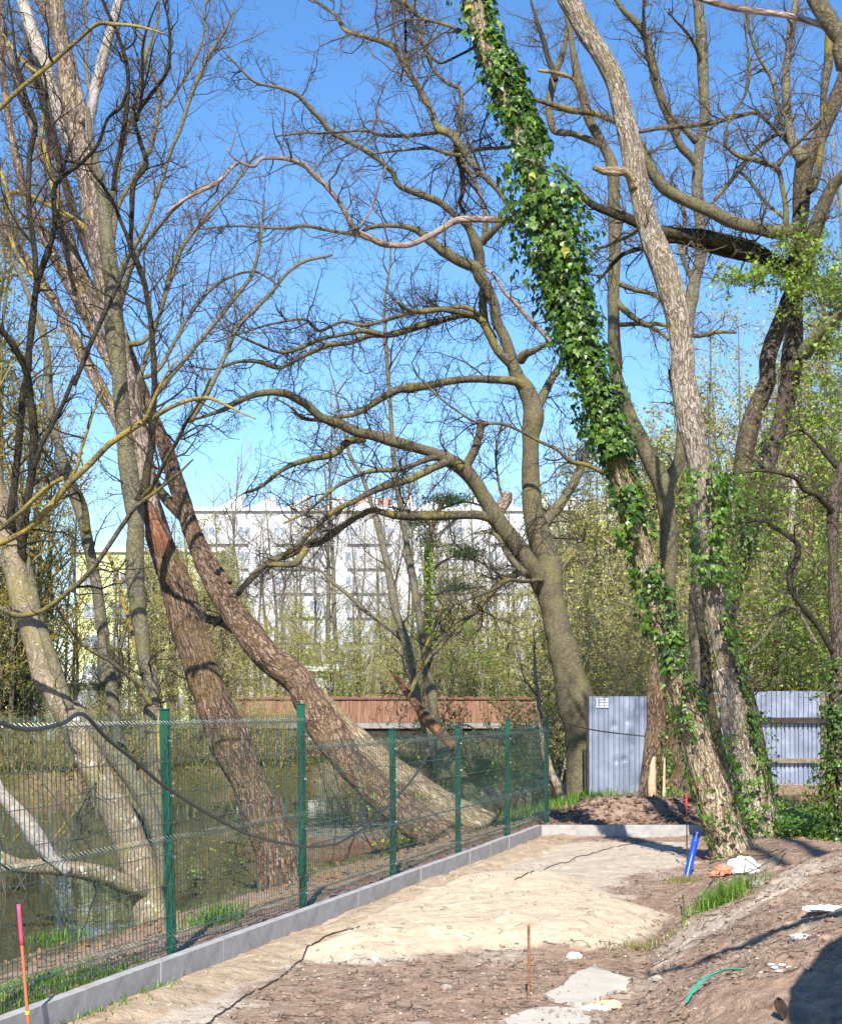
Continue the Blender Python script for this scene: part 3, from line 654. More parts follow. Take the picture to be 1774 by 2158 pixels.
# ================================================================== GROWING TWIGS AND LEAVES
def _n(v):
    l = math.sqrt(v[0]*v[0]+v[1]*v[1]+v[2]*v[2])+1e-12; return (v[0]/l, v[1]/l, v[2]/l)
def grow(P, R, out, rg, lvl, spec, t0=.15):
    """spec: per level (spacing m, length lo, hi, radius at base, wiggle, up)"""
    sp, lo, hi, rb, wig, up = spec[lvl]
    seg = [math.dist(P[i], P[i+1]) for i in range(len(P)-1)]; L = sum(seg)
    if L < 1e-6: return
    cnt = L*(1-t0)/sp; cnt = int(cnt)+(rg.random() < cnt-int(cnt))
    for _ in range(cnt):
        s = L*(t0+(1-t0)*rg.random()); i = 0; a = s
        while i < len(seg)-1 and a > seg[i]: a -= seg[i]; i += 1
        f = min(1, a/(seg[i]+1e-9)); p = [P[i][k]+(P[i+1][k]-P[i][k])*f for k in range(3)]
        pr = R[i]+(R[i+1]-R[i])*f
        T = _n([P[i+1][k]-P[i][k] for k in range(3)])
        rv = _n((rg.gauss(0, 1), rg.gauss(0, 1), rg.gauss(0, 1)))
        dt = rv[0]*T[0]+rv[1]*T[1]+rv[2]*T[2]; rv = _n((rv[0]-dt*T[0], rv[1]-dt*T[1], rv[2]-dt*T[2]))
        fw = .35+.75*rg.random()
        d = _n((T[0]*fw+rv[0], T[1]*fw+rv[1], T[2]*fw+rv[2]+up*1.2))
        ln = (lo+(hi-lo)*rg.random()**1.4)*(1-.45*s/L)
        n = (7, 5, 4, 3)[min(lvl, 3)]; st = ln/(n-1); r0 = min(pr*.75, rb*(.6+.8*ln/hi))
        Q = [tuple(p)]; S = [r0]
        for k in range(1, n):
            d = _n((d[0]+rg.gauss(0, wig), d[1]+rg.gauss(0, wig), d[2]+rg.gauss(0, wig)+up*.35))
            q_ = Q[-1]; Q.append((q_[0]+d[0]*st, q_[1]+d[1]*st, q_[2]+d[2]*st)); S.append(max(r0*(1-.8*k/(n-1)), spec[-1][3]*.6))
        out.append((lvl, Q, S))
        if lvl+1 < len(spec): grow(Q, S, out, rg, lvl+1, spec, .12)
def twig_mesh(name, out, mat, parent, kind='stuff', k0=5):
    a = [(q, s) for l, q, s in out if l == 0]; b = [(q, s) for l, q, s in out if l > 0]
    mb = MB()
    if a: V, Fc = tubes_batch(a, k0); mb.add(V, Fc)
    if b: V, Fc = tubes_batch(b, 3); mb.add(V, Fc)
    o = mb.build(name, mat, uv=False); adopt(o, parent)
    if kind: o['kind'] = kind
    return o
SH_IVY = np.array([(0, -.08), (.36, -.12), (.5, .22), (.24, .42), (0, 1.0), (-.24, .42), (-.5, .22), (-.36, -.12)])
SH_LEAF = np.array([(0, 0), (.27, .42), (0, 1.0), (-.27, .42)])
SH_HAND = np.array([(0, 0), (.22, .12), (.5, .35), (.2, .5), (0, 1.0), (-.2, .5), (-.5, .35), (-.22, .12)])
def leaves(C, nrm, tip, size, shape, fold=.25):
    """C (n,3) stalk points, nrm facing, tip pointing direction, size (n,)"""
    tip = tip-(tip*nrm).sum(1, keepdims=True)*nrm; tip /= (np.linalg.norm(tip, axis=1, keepdims=True)+1e-9)
    sd = np.cross(tip, nrm); k = len(shape)
    V = C[:, None, :]+size[:, None, None]*(shape[None, :, 0:1]*sd[:, None, :]+shape[None, :, 1:2]*tip[:, None, :]-fold*np.abs(shape[None, :, 0:1])*nrm[:, None, :]-fold*.6*(shape[None, :, 1:2]**2)*nrm[:, None, :])
    return V.reshape(-1, 3), np.arange(len(C)*k).reshape(-1, k)
def rnd_unit(rs, n):
    v = rs.normal(size=(n, 3)); return v/np.linalg.norm(v, axis=1, keepdims=True)
def leafy(name, out, per, size, mat, parent, rs, minlvl=1, shape=SH_LEAF, spread=.05, keep=1.0, filt=None):
    C = []
    for l, Q, S in out:
        if l < minlvl: continue
        if filt and not filt(Q[-1]): continue
        for _ in range(per):
            i = rs.randint(0, len(Q)-1); f = rs.rand(); C.append([Q[i][k]+(Q[i+1][k]-Q[i][k])*f for k in range(3)])
    if not C: return None
    C = np.array(C)+rs.normal(size=(len(C), 3))*spread
    if keep < 1: C = C[rs.rand(len(C)) < keep]
    n = len(C); nr = rnd_unit(rs, n); nr[:, 2] = np.abs(nr[:, 2])+.2; nr /= np.linalg.norm(nr, axis=1, keepdims=True)
    V, Fc = leaves(C, nr, rnd_unit(rs, n), size*(.6+.8*rs.rand(n)), shape)
    o = mesh_obj(name, V, [Fc], mat, smooth=False); adopt(o, parent); o['kind'] = 'stuff'; return o
TW_MAIN = [(.26, .5, 1.7, .016, .30, .10), (.17, .25, .75, .0075, .34, .06), (.12, .10, .34, .0042, .36, .02)]
TW_FINE = [(.15, .4, 1.2, .012, .30, .12), (.15, .2, .6, .006, .34, .06), (.11, .10, .28, .0038, .36, .02)]

def limbs(root, specs, detail=None):
    """specs: (name, region, Ya, Yb, material, [(x,y,w)...]) ; every limb is a part; returns paths for twigs"""
    res = []
    for sp in specs:
        nm, reg, Ya, Yb, mat, pts = sp[:6]; kw = sp[6] if len(sp) > 6 else {}
        P, R = trace(reg, Ya, Yb, pts); big = R.max() > .085
        rg = random.Random(int(pts[0][0]*7+pts[0][1]*13+len(pts)))
        step = kw.get('step', .035 if big else .06)
        P, R = catmull(P, R, step)
        L = np.concatenate([[0], np.cumsum(np.linalg.norm(np.diff(P, axis=0), axis=1))]); se = pts[0][0]*.37+pts[0][1]*.11
        wa = kw.get('wob', .018 if big else .022)
        for ax in (0, 2): P[:, ax] += (fbm(L*1.6+se, L*0+ax*7.3, seed=5, o=3)-.5)*wa*2.2
        R = R*(1+.22*(fbm(L*2.2+se, L*0+3, seed=6, o=3)-.5))
        if big:
            k = kw.get('k') or int(np.clip(R.max()*2*math.pi/.022, 20, 56))
            V, Fc, uv = tube_geo(P, R, k, True, kw.get('ridge', .004), kw.get('fs', 10), kw.get('fl', 2.2), int(se) % 97)
        else:
            V, Fc, uv = tube_geo(P, R, 10 if R.max() > .03 else 7, True, .003 if R.max() > .05 else 0, 8, 4, 3)
        o = mesh_obj(nm, V, Fc, mat, uv=uv); adopt(o, root)
        if kw.get('label'): o['label'] = kw['label']
        res.append((P[::3].tolist(), R[::3].tolist(), kw.get('tw', 1.0)))
    return res
def twigs_for(root, paths, spec, seed, mat=None, cap=.05, filt=None):
    rg = random.Random(seed); out = []
    for P, R, tw in paths:
        if tw <= 0: continue
        s0 = list(spec); a = list(s0[0]); a[0] = a[0]/tw; s0[0] = tuple(a)
        grow(P, R, out, rg, 0, s0, .12)
    if filt: out = [o for o in out if filt(o[1][0]) and filt(o[1][-1])]
    if mat is not None: twig_mesh('twigs', out, mat, root)
    return out

# ---------------------------------------------------------------- T3: the forked smooth tree in the middle
root = thing('forked_tree', 'bare olive barked tree forking low, long limbs sweeping left, beside the metal sheet', 'tree', (W(1205, 0, 31)[0], 31, 0))
Y3 = 31.0
t3 = limbs(root, [
 ('trunk', '5', Y3, Y3, M_OLIVE, [(1720, 2330, 290), (1700, 2150, 240), (1680, 1980, 215), (1640, 1820, 205), (1610, 1700, 190), (1560, 1500, 170), (1515, 1300, 155), (1490, 1180, 150), (1480, 1050, 135), (1430, 880, 122), (1398, 740, 108), (1388, 600, 100), (1385, 450, 95), (1385, 320, 105), (1400, 210, 118), (1385, 120, 105), (1350, 40, 95), (1310, -20, 85), (1270, -130, 72), (1235, -240, 66), (1195, -330, 66), (1180, -430, 64)], {'ridge': .003, 'fs': 4, 'tw': .12, 'label': 'knotted olive trunk'}),
 ('limb', 'B', Y3, Y3-1, M_OLIVE, [(1340, 1590, 64), (1310, 1520, 62), (1270, 1450, 70), (1240, 1400, 62), (1170, 1370, 58), (1080, 1315, 52), (1000, 1255, 44), (930, 1200, 32), (830, 1180, 24), (700, 1185, 22), (610, 1220, 20), (470, 1200, 18), (350, 1180, 16), (200, 1190, 14), (0, 1180, 10), (-200, 1200, 8)]),
 ('limb', 'B', Y3, Y3-2, M_OLIVE, [(1270, 1400, 62), (1265, 1330, 60), (1245, 1270, 54), (1205, 1185, 40), (1130, 1120, 32), (1060, 1060, 34), (1000, 1030, 36), (850, 970, 34), (810, 900, 30), (770, 860, 28), (680, 790, 26), (500, 690, 26), (440, 620, 24), (380, 560, 22), (320, 500, 20), (230, 460, 18), (100, 430, 16), (30, 370, 12), (-60, 280, 8)]),
 ('limb', 'B', Y3, Y3-.5, M_OLIVE, [(1250, 1290, 44), (1300, 1240, 38), (1350, 1195, 32), (1410, 1140, 26)]),
 ('limb', 'B', Y3, Y3+1, M_OLIVE, [(1290, 1270, 30), (1290, 1100, 24), (1240, 950, 22), (1180, 850, 24), (1150, 760, 26), (1165, 600, 24), (1170, 470, 22), (1100, 430, 18), (1020, 350, 16), (970, 200, 20), (940, 80, 24), (860, 30, 16), (800, -30, 12)]),
 ('limb', 'B', Y3, Y3-1, M_BRANCH, [(1470, 1960, 56), (1430, 1900, 46), (1360, 1830, 44), (1310, 1740, 44), (1270, 1670, 38), (1200, 1650, 34), (1100, 1665, 32), (960, 1700, 34), (820, 1745, 34), (690, 1755, 30), (600, 1790, 24), (460, 1810, 26), (330, 1870, 22), (220, 1920, 20), (120, 1890, 24), (0, 1890, 18), (-120, 1930, 12), (-260, 1910, 8)]),
 ('limb', 'B', Y3, Y3-2, M_BRANCH, [(1290, 1690, 36), (1230, 1650, 30), (1160, 1635, 30), (1080, 1620, 26), (940, 1628, 26), (880, 1610, 22), (835, 1575, 14)]),
 ('limb', 'B', Y3-.3, Y3-2.5, M_BRANCH, [(1260, 1640, 26), (1180, 1605, 22), (1050, 1620, 24), (900, 1640, 24), (780, 1670, 20), (660, 1700, 18), (550, 1680, 16), (430, 1730, 16), (350, 1668, 14), (200, 1690, 12), (30, 1740, 10), (-120, 1790, 8)]),
 ('limb', 'B', Y3-1, Y3-3, M_BRANCH, [(760, 1750, 28), (650, 1730, 24), (540, 1750, 20), (420, 1780, 22), (300, 1830, 22), (200, 1835, 14), (60, 1780, 12), (-80, 1720, 8)]),
 ('limb', 'B', Y3, Y3+.6, M_OLIVE, [(1305, 1480, 50), (1290, 1540, 46), (1285, 1620, 46), (1300, 1700, 42), (1340, 1770, 42)]),
 ('limb', 'B', Y3, Y3-.6, M_DEAD, [(1250, 1380, 12), (1340, 1440, 16), (1400, 1530, 20), (1480, 1610, 22), (1570, 1710, 24), (1640, 1790, 26)]),
 ('limb', 'B', Y3, Y3-.5, M_OLIVE, [(1480, 1880, 60), (1510, 1850, 46), (1560, 1830, 30), (1620, 1790, 18)]),
 ('limb', '5', Y3, Y3+.5, M_OLIVE, [(1395, 230, 80), (1425, 140, 64), (1470, 60, 50), (1510, -20, 40), (1560, -100, 26)]),
 ('limb', '5', Y3, Y3-2, M_BRANCH, [(1360, 60, 64), (1310, 15, 50), (1200, 0, 38), (1050, 0, 36), (900, 15, 38), (760, 40, 44), (640, 55, 46), (560, 90, 40), (470, 150, 34), (400, 195, 30), (300, 212, 28), (200, 225, 26), (100, 215, 22), (40, 160, 14), (-60, 100, 8)]),
 ('limb', '5', Y3, Y3-3, M_OLIVE, [(1460, 1180, 130), (1420, 1110, 125), (1370, 1040, 112), (1300, 930, 100), (1220, 830, 92), (1150, 720, 86), (1080, 600, 82), (1020, 520, 85), (950, 470, 82), (850, 420, 68), (750, 385, 60), (620, 350, 62), (500, 315, 58), (400, 290, 56), (300, 245, 50), (200, 210, 44), (120, 140, 44), (50, 100, 42), (0, 80, 40), (-100, 75, 36), (-200, 95, 34), (-280, 130, 36), (-340, 165, 30), (-420, 195, 22), (-520, 230, 14)], {'ridge': .003, 'fs': 5}),
 ('broken_stub', '5', Y3-.8, Y3-.8, M_OLIVE, [(1010, 520, 60), (1035, 460, 56), (1070, 395, 46), (1095, 310, 44), (1105, 260, 52), (1110, 232, 60)], {'tw': .5}),
 ('limb', '5', Y3-1, Y3-3, M_BRANCH, [(990, 500, 50), (930, 462, 46), (850, 490, 40), (700, 560, 40), (560, 600, 42), (470, 640, 34), (380, 690, 30), (280, 745, 28), (180, 830, 26), (120, 890, 24), (60, 950, 26), (-20, 1000, 22), (-100, 1080, 12)]),
 ('limb', '5', Y3-1, Y3-3, M_BRANCH, [(900, 430, 40), (820, 440, 32), (700, 490, 26), (600, 510, 26), (460, 520, 24), (330, 580, 20), (230, 650, 18), (120, 750, 14), (-10, 810, 10)]),
 ('limb', '5', Y3-1, Y3-3, M_BRANCH, [(450, 340, 30), (360, 350, 34), (280, 420, 36), (180, 440, 32), (60, 470, 28), (-30, 520, 24), (-130, 600, 18), (-230, 640, 12)]),
 ('limb', '5', Y3-.5, Y3-3, M_BRANCH, [(1220, 800, 66), (1120, 765, 52), (1000, 762, 50), (850, 768, 48), (700, 770, 46), (600, 765, 42), (500, 735, 42), (430, 760, 38), (330, 820, 44), (220, 900, 48), (130, 930, 50), (30, 980, 46), (-80, 1020, 40), (-180, 1110, 36), (-260, 1200, 34), (-330, 1300, 28), (-400, 1390, 22), (-440, 1440, 14)]),
 ('limb', '5', Y3-3, Y3-3.6, M_BRANCH, [(120, 950, 36), (60, 1030, 40), (0, 1045, 34), (-100, 1050, 26), (-200, 1100, 14)]),
 ('broken_stub', '5', Y3-.4, Y3-.2, M_DEAD, [(1190, 800, 60), (1215, 730, 64), (1245, 680, 66), (1255, 645, 50)], {'tw': 0}),
 ('sprout', '5', Y3-.3, Y3-.3, M_BRANCH, [(1225, 670, 16), (1205, 600, 14), (1195, 500, 13), (1192, 400, 12), (1205, 300, 10), (1230, 210, 7)]),
 ('limb', '5', Y3+.5, Y3+3, M_OLIVE, [(1400, 1030, 60), (1400, 960, 56), (1440, 850, 56), (1490, 770, 58), (1560, 690, 54), (1620, 590, 50), (1665, 490, 44), (1700, 400, 36), (1740, 320, 26)]),
 ('limb', '5', Y3-.6, Y3-1.6, M_BRANCH, [(1800, 530, 22), (1700, 480, 24), (1600, 455, 24), (1540, 400, 20), (1440, 350, 18), (1330, 290, 16), (1230, 250, 18), (1080, 240, 14), (950, 160, 12), (830, 60, 9), (740, -20, 7)]),
 ('limb', '5', Y3, Y3-2.5, M_BRANCH, [(1400, 1110, 60), (1340, 1080, 46), (1280, 1110, 42), (1210, 1155, 36), (1130, 1240, 34), (1050, 1320, 34), (970, 1390, 34), (900, 1470, 32), (820, 1560, 26), (770, 1640, 22), (720, 1740, 16), (690, 1800, 10)]),
 ('limb', '5', Y3-.3, Y3-2, M_BRANCH, [(1450, 1130, 26), (1350, 1135, 24), (1250, 1132, 22), (1180, 1180, 20), (1000, 1250, 14), (860, 1300, 10)]),
 ('limb', '5', Y3-.6, Y3-.6, M_OLIVE, [(1360, 1100, 40), (1310, 1050, 34), (1250, 980, 30), (1190, 880, 24), (1100, 850, 12)]),
 ('limb', '5', Y3, Y3+1, M_BRANCH, [(1560, 1080, 24), (1580, 1040, 22), (1610, 1000, 18), (1670, 920, 12), (1680, 860, 7)]),
])
T3OUT = twigs_for(root, t3, [(.135, .5, 1.9, .013, .36, .06), (.12, .25, .8, .008, .44, .04), (.12, .10, .36, .0052, .45, .02)], 31, M_TWIGD)

# ---------------------------------------------------------------- T1: leaning ivy tree
Y1 = 18.0
root = thing('ivy_clad_tree', 'leaning furrowed tree thickly clad in ivy, its foot beside the blue pipe', 'tree', (W(1530, 0, Y1)[0], Y1, 0))
T1P = [('3', 1125, 1190, 300), ('3', 1080, 1060, 240), ('3', 1045, 960, 222), ('3', 1010, 850, 215), ('3', 940, 650, 195), ('3', 880, 450, 172), ('3', 830, 300, 165), ('3', 780, 150, 160), ('3', 740, 0, 150), ('6', 720, 1560, 142), ('6', 650, 1330, 150), ('6', 595, 1150, 138), ('6', 550, 980, 140), ('6', 500, 800, 142), ('6', 450, 600, 142), ('6', 400, 420, 148), ('6', 350, 280, 145), ('6', 300, 120, 148), ('6', 265, 0, 146), ('C', 310, 1650, 128), ('C', 250, 1350, 122), ('C', 165, 1050, 118), ('C', 85, 780, 112), ('C', 25, 600, 104), ('B', 1400, 480, 98), ('B', 1330, 300, 94), ('B', 1270, 150, 92), ('B', 1225, 0, 90), ('B', 1180, -160, 84), ('B', 1150, -330, 80)]
def toS(lst):
    o = []
    for reg, x, y, w_ in lst:
        ox, oy, f = REG[reg]; o.append((ox+f*x, oy+f*y, w_*f))
    return o
T1S = toS(T1P)
t1 = limbs(root, [
 ('trunk', 'S', Y1, Y1-.3, M_TAN, T1S, {'ridge': .010, 'fs': 21, 'fl': 3.0, 'k': 120, 'tw': 0.0, 'step': .020, 'label': 'pale tan deeply furrowed trunk', 'wob': .01}),
 ('limb', 'B', Y1, Y1-1.0, M_DEAD, [(1450, 1150, 40), (1410, 1150, 36), (1300, 1150, 34), (1200, 1145, 35), (1120, 1160, 34), (1060, 1200, 32), (1000, 1235, 32), (900, 1278, 32), (780, 1282, 34), (700, 1245, 34), (630, 1215, 36), (600, 1180, 34), (560, 1100, 28), (510, 1020, 26), (420, 920, 24), (330, 850, 26), (230, 825, 22), (130, 830, 18), (90, 870, 16), (30, 850, 14), (-30, 815, 10), (-60, 770, 8)], {'tw': .45, 'label': 'dead bare pinkish grey limb'}),
 ('limb', 'B', Y1-.9, Y1-1.1, M_DEAD, [(630, 1200, 14), (700, 1080, 12), (740, 940, 8), (770, 870, 6)], {'tw': 0}),
 ('limb', 'B', Y1-.7, Y1-1.2, M_DEAD, [(20, 850, 14), (-30, 880, 20), (-100, 950, 24), (-220, 1010, 22), (-300, 1060, 18), (-370, 1120, 12)], {'tw': .6}),
 ('limb', 'B', Y1, Y1+2, M_BRANCH, [(1470, 1150, 34), (1410, 1070, 28), (1330, 960, 32), (1240, 880, 34), (1185, 790, 38), (1110, 700, 42), (1045, 670, 40), (1010, 580, 36), (960, 480, 34), (880, 350, 30), (820, 250, 30), (740, 210, 28), (640, 180, 26), (560, 150, 22), (520, 80, 18), (440, 30, 14), (380, -20, 12), (300, -60, 8)]),
 ('limb', 'B', Y1+.8, Y1+2, M_DARK, [(1140, 740, 24), (1155, 810, 28), (1175, 880, 30), (1178, 1000, 26), (1165, 1060, 20), (1190, 1120, 12)], {'tw': .6}),
 ('limb', 'B', Y1, Y1+2, M_BRANCH, [(1450, 750, 24), (1380, 770, 18), (1270, 780, 18), (1160, 805, 22), (1080, 790, 20), (1000, 770, 18), (860, 780, 14), (700, 800, 10)]),
 ('limb', 'B', Y1+1, Y1+3, M_BRANCH, [(1110, 690, 26), (1040, 690, 22), (900, 705, 20), (760, 705, 20), (650, 680, 16), (490, 690, 13), (330, 692, 12), (200, 710, 8)]),
 ('limb', 'B', Y1, Y1+2.4, M_BRANCH, [(1230, 160, 26), (1180, 160, 20), (1060, 120, 18), (960, 90, 22), (900, 30, 26), (850, 0, 22), (780, -60, 14)]),
 ('limb', 'B', Y1, Y1+2, M_DARK, [(1260, 240, 18), (1180, 280, 14), (1060, 330, 14), (980, 250, 14), (890, 100, 14), (880, 300, 14), (860, 420, 9)], {'tw': .5}),
])
T1OUT = twigs_for(root, t1, [(.11, .4, 1.5, .011, .36, .08), (.12, .2, .65, .0055, .42, .05), (.11, .10, .30, .0035, .40, .02)], 11, M_TWIG)

# ---------------------------------------------------------------- T2: pale trunk to the right
Y2 = 19.2
root2 = thing('pale_leaning_tree', 'pale barked leaning tree right of the ivy tree, ivy only round its middle and foot', 'tree', (W(1600, 0, Y2)[0], Y2, 0))
T2S = toS([('3', 1290, 1150, 260), ('3', 1255, 980, 215), ('3', 1230, 850, 200), ('3', 1190, 650, 188), ('3', 1140, 450, 175), ('3', 1100, 250, 168), ('3', 1050, 50, 150), ('6', 1085, 1760, 145), ('6', 1040, 1560, 130), ('6', 995, 1350, 122), ('6', 978, 1180, 130), ('6', 968, 1000, 132), ('6', 948, 800, 132), ('6', 920, 600, 145), ('6', 895, 480, 148), ('6', 860, 330, 148), ('6', 830, 150, 152), ('6', 808, 0, 148), ('C', 900, 1800, 138), ('C', 860, 1600, 132), ('C', 800, 1400, 128), ('C', 740, 1230, 118), ('C', 695, 1050, 110), ('C', 660, 900, 115), ('C', 630, 750, 112), ('C', 580, 550, 103), ('C', 540, 400, 103), ('C', 480, 280, 103), ('C', 410, 180, 103), ('C', 345, 60, 106), ('C', 290, -40, 98), ('C', 250, -200, 90)])
t2 = limbs(root2, [
 ('trunk', 'S', Y2, Y2+.2, M_PALE, T2S, {'ridge': .009, 'fs': 21, 'fl': 3.4, 'k': 110, 'tw': .1, 'step': .022, 'wob': .01}),
 ('broken_stub', 'C', Y2+.1, Y2-.2, M_TAN, [(650, 990, 60), (640, 930, 56), (610, 895, 48), (560, 895, 46), (500, 890, 40), (445, 872, 28)], {'tw': .2}),
])
T2OUT = twigs_for(root2, t2, [(.3, .4, 1.3, .010, .30, .08), (.16, .2, .6, .005, .34, .05), (.11, .10, .28, .0030, .36, .02)], 12, M_TWIG)

# ---------------------------------------------------------------- T4: the fallen-looking giant over the bank
Y4 = 26.0
root = thing('leaning_tree', 'massive two stemmed tree leaning far left over the water behind the third fence post', 'tree', (W(900, 0, Y4)[0], Y4, 0))
t4 = limbs(root, [
 ('trunk', 'S', Y4, Y4+3, M_BROWN, toS([('2', 1010, 1080, 300), ('2', 900, 1000, 250), ('2', 780, 915, 212), ('2', 620, 800, 190), ('2', 470, 665, 176), ('2', 350, 525, 172), ('2', 270, 410, 184), ('2', 195, 300, 192), ('2', 125, 195, 182), ('2', 55, 85, 166), ('4', 1400, 1460, 148), ('4', 1300, 1330, 138), ('4', 1210, 1205, 124), ('4', 1130, 1075, 114), ('4', 1060, 940, 108), ('4', 1010, 810, 96), ('4', 960, 660, 92), ('4', 905, 480, 86), ('4', 850, 320, 80), ('4', 790, 180, 74), ('4', 720, 0, 66), ('A', 640, 1740, 60), ('A', 560, 1540, 56), ('A', 420, 1200, 50), ('A', 300, 820, 44), ('A', 200, 400, 36)]), {'ridge': .012, 'fs': 16, 'fl': 2.6, 'k': 110, 'tw': .2, 'step': .03}),
 ('trunk', '2', Y4+.6, Y4+1.4, M_TAN, [(1120, 970, 280), (980, 872, 215), (850, 780, 186), (730, 688, 170), (590, 588, 164), (450, 470, 150), (340, 360, 130), (240, 250, 110), (170, 150, 80)], {'ridge': .010, 'fs': 16, 'fl': 2.6, 'k': 110, 'tw': 0, 'label': 'mossy upper stem with yellow green edge'}),
 ('limb', '4', Y4+1.6, Y4+2.8, M_BROWN, [(1180, 1080, 80), (1080, 920, 74), (1010, 780, 72), (940, 700, 66), (880, 640, 54), (830, 570, 44), (780, 460, 36), (740, 300, 30), (700, 120, 24), (670, -60, 18)], {'ridge': .006, 'tw': .3}),
 ('limb', '4', Y4+2, Y4+3, M_BROWN, [(1280, 1330, 56), (1160, 1270, 50), (1050, 1235, 46), (960, 1150, 34)], {'tw': .5}),
 ('broken_stub', '2', Y4+8, Y4+9.5, M_RED, [(960, 470, 60), (890, 400, 60), (810, 320, 60), (740, 230, 52), (670, 130, 44), (615, 60, 24), (595, 40, 10)], {'tw': .2}),
])
T4OUT = twigs_for(root, t4, [(.35, .5, 1.6, .014, .30, .06), (.18, .25, .7, .007, .34, .04), (.12, .10, .32, .0042, .36, .02)], 41, M_TWIG)

# ---------------------------------------------------------------- T5: red-brown broken trunk
Y5 = 20.4
root = thing('broken_top_tree', 'thick red brown trunk with split broken top, between the first two fence posts', 'tree', (W(600, 0, Y5)[0], Y5, -.5))
t5 = limbs(root, [
 ('trunk', 'D', Y5, Y5+.6, M_BROWN, [(600, 1880, 150), (585, 1825, 104), (572, 1775, 86), (556, 1725, 80), (525, 1645, 80), (490, 1565, 82), (455, 1485, 78), (422, 1405, 72), (395, 1320, 70), (370, 1235, 70), (345, 1155, 60), (325, 1100, 50), (308, 1050, 30), (304, 1035, 12)], {'ridge': .011, 'fs': 18, 'fl': 3, 'k': 100, 'tw': .1, 'step': .025}),
 ('peeled_wood', '4', Y5+.35, Y5+.45, M_RED, [(870, 1010, 60), (850, 900, 110), (820, 780, 90), (795, 700, 54), (785, 660, 20)], {'ridge': .006, 'tw': 0, 'label': 'bare orange brown split wood'}),
])
T5OUT = twigs_for(root, t5, TW_FINE, 51, M_TWIG)

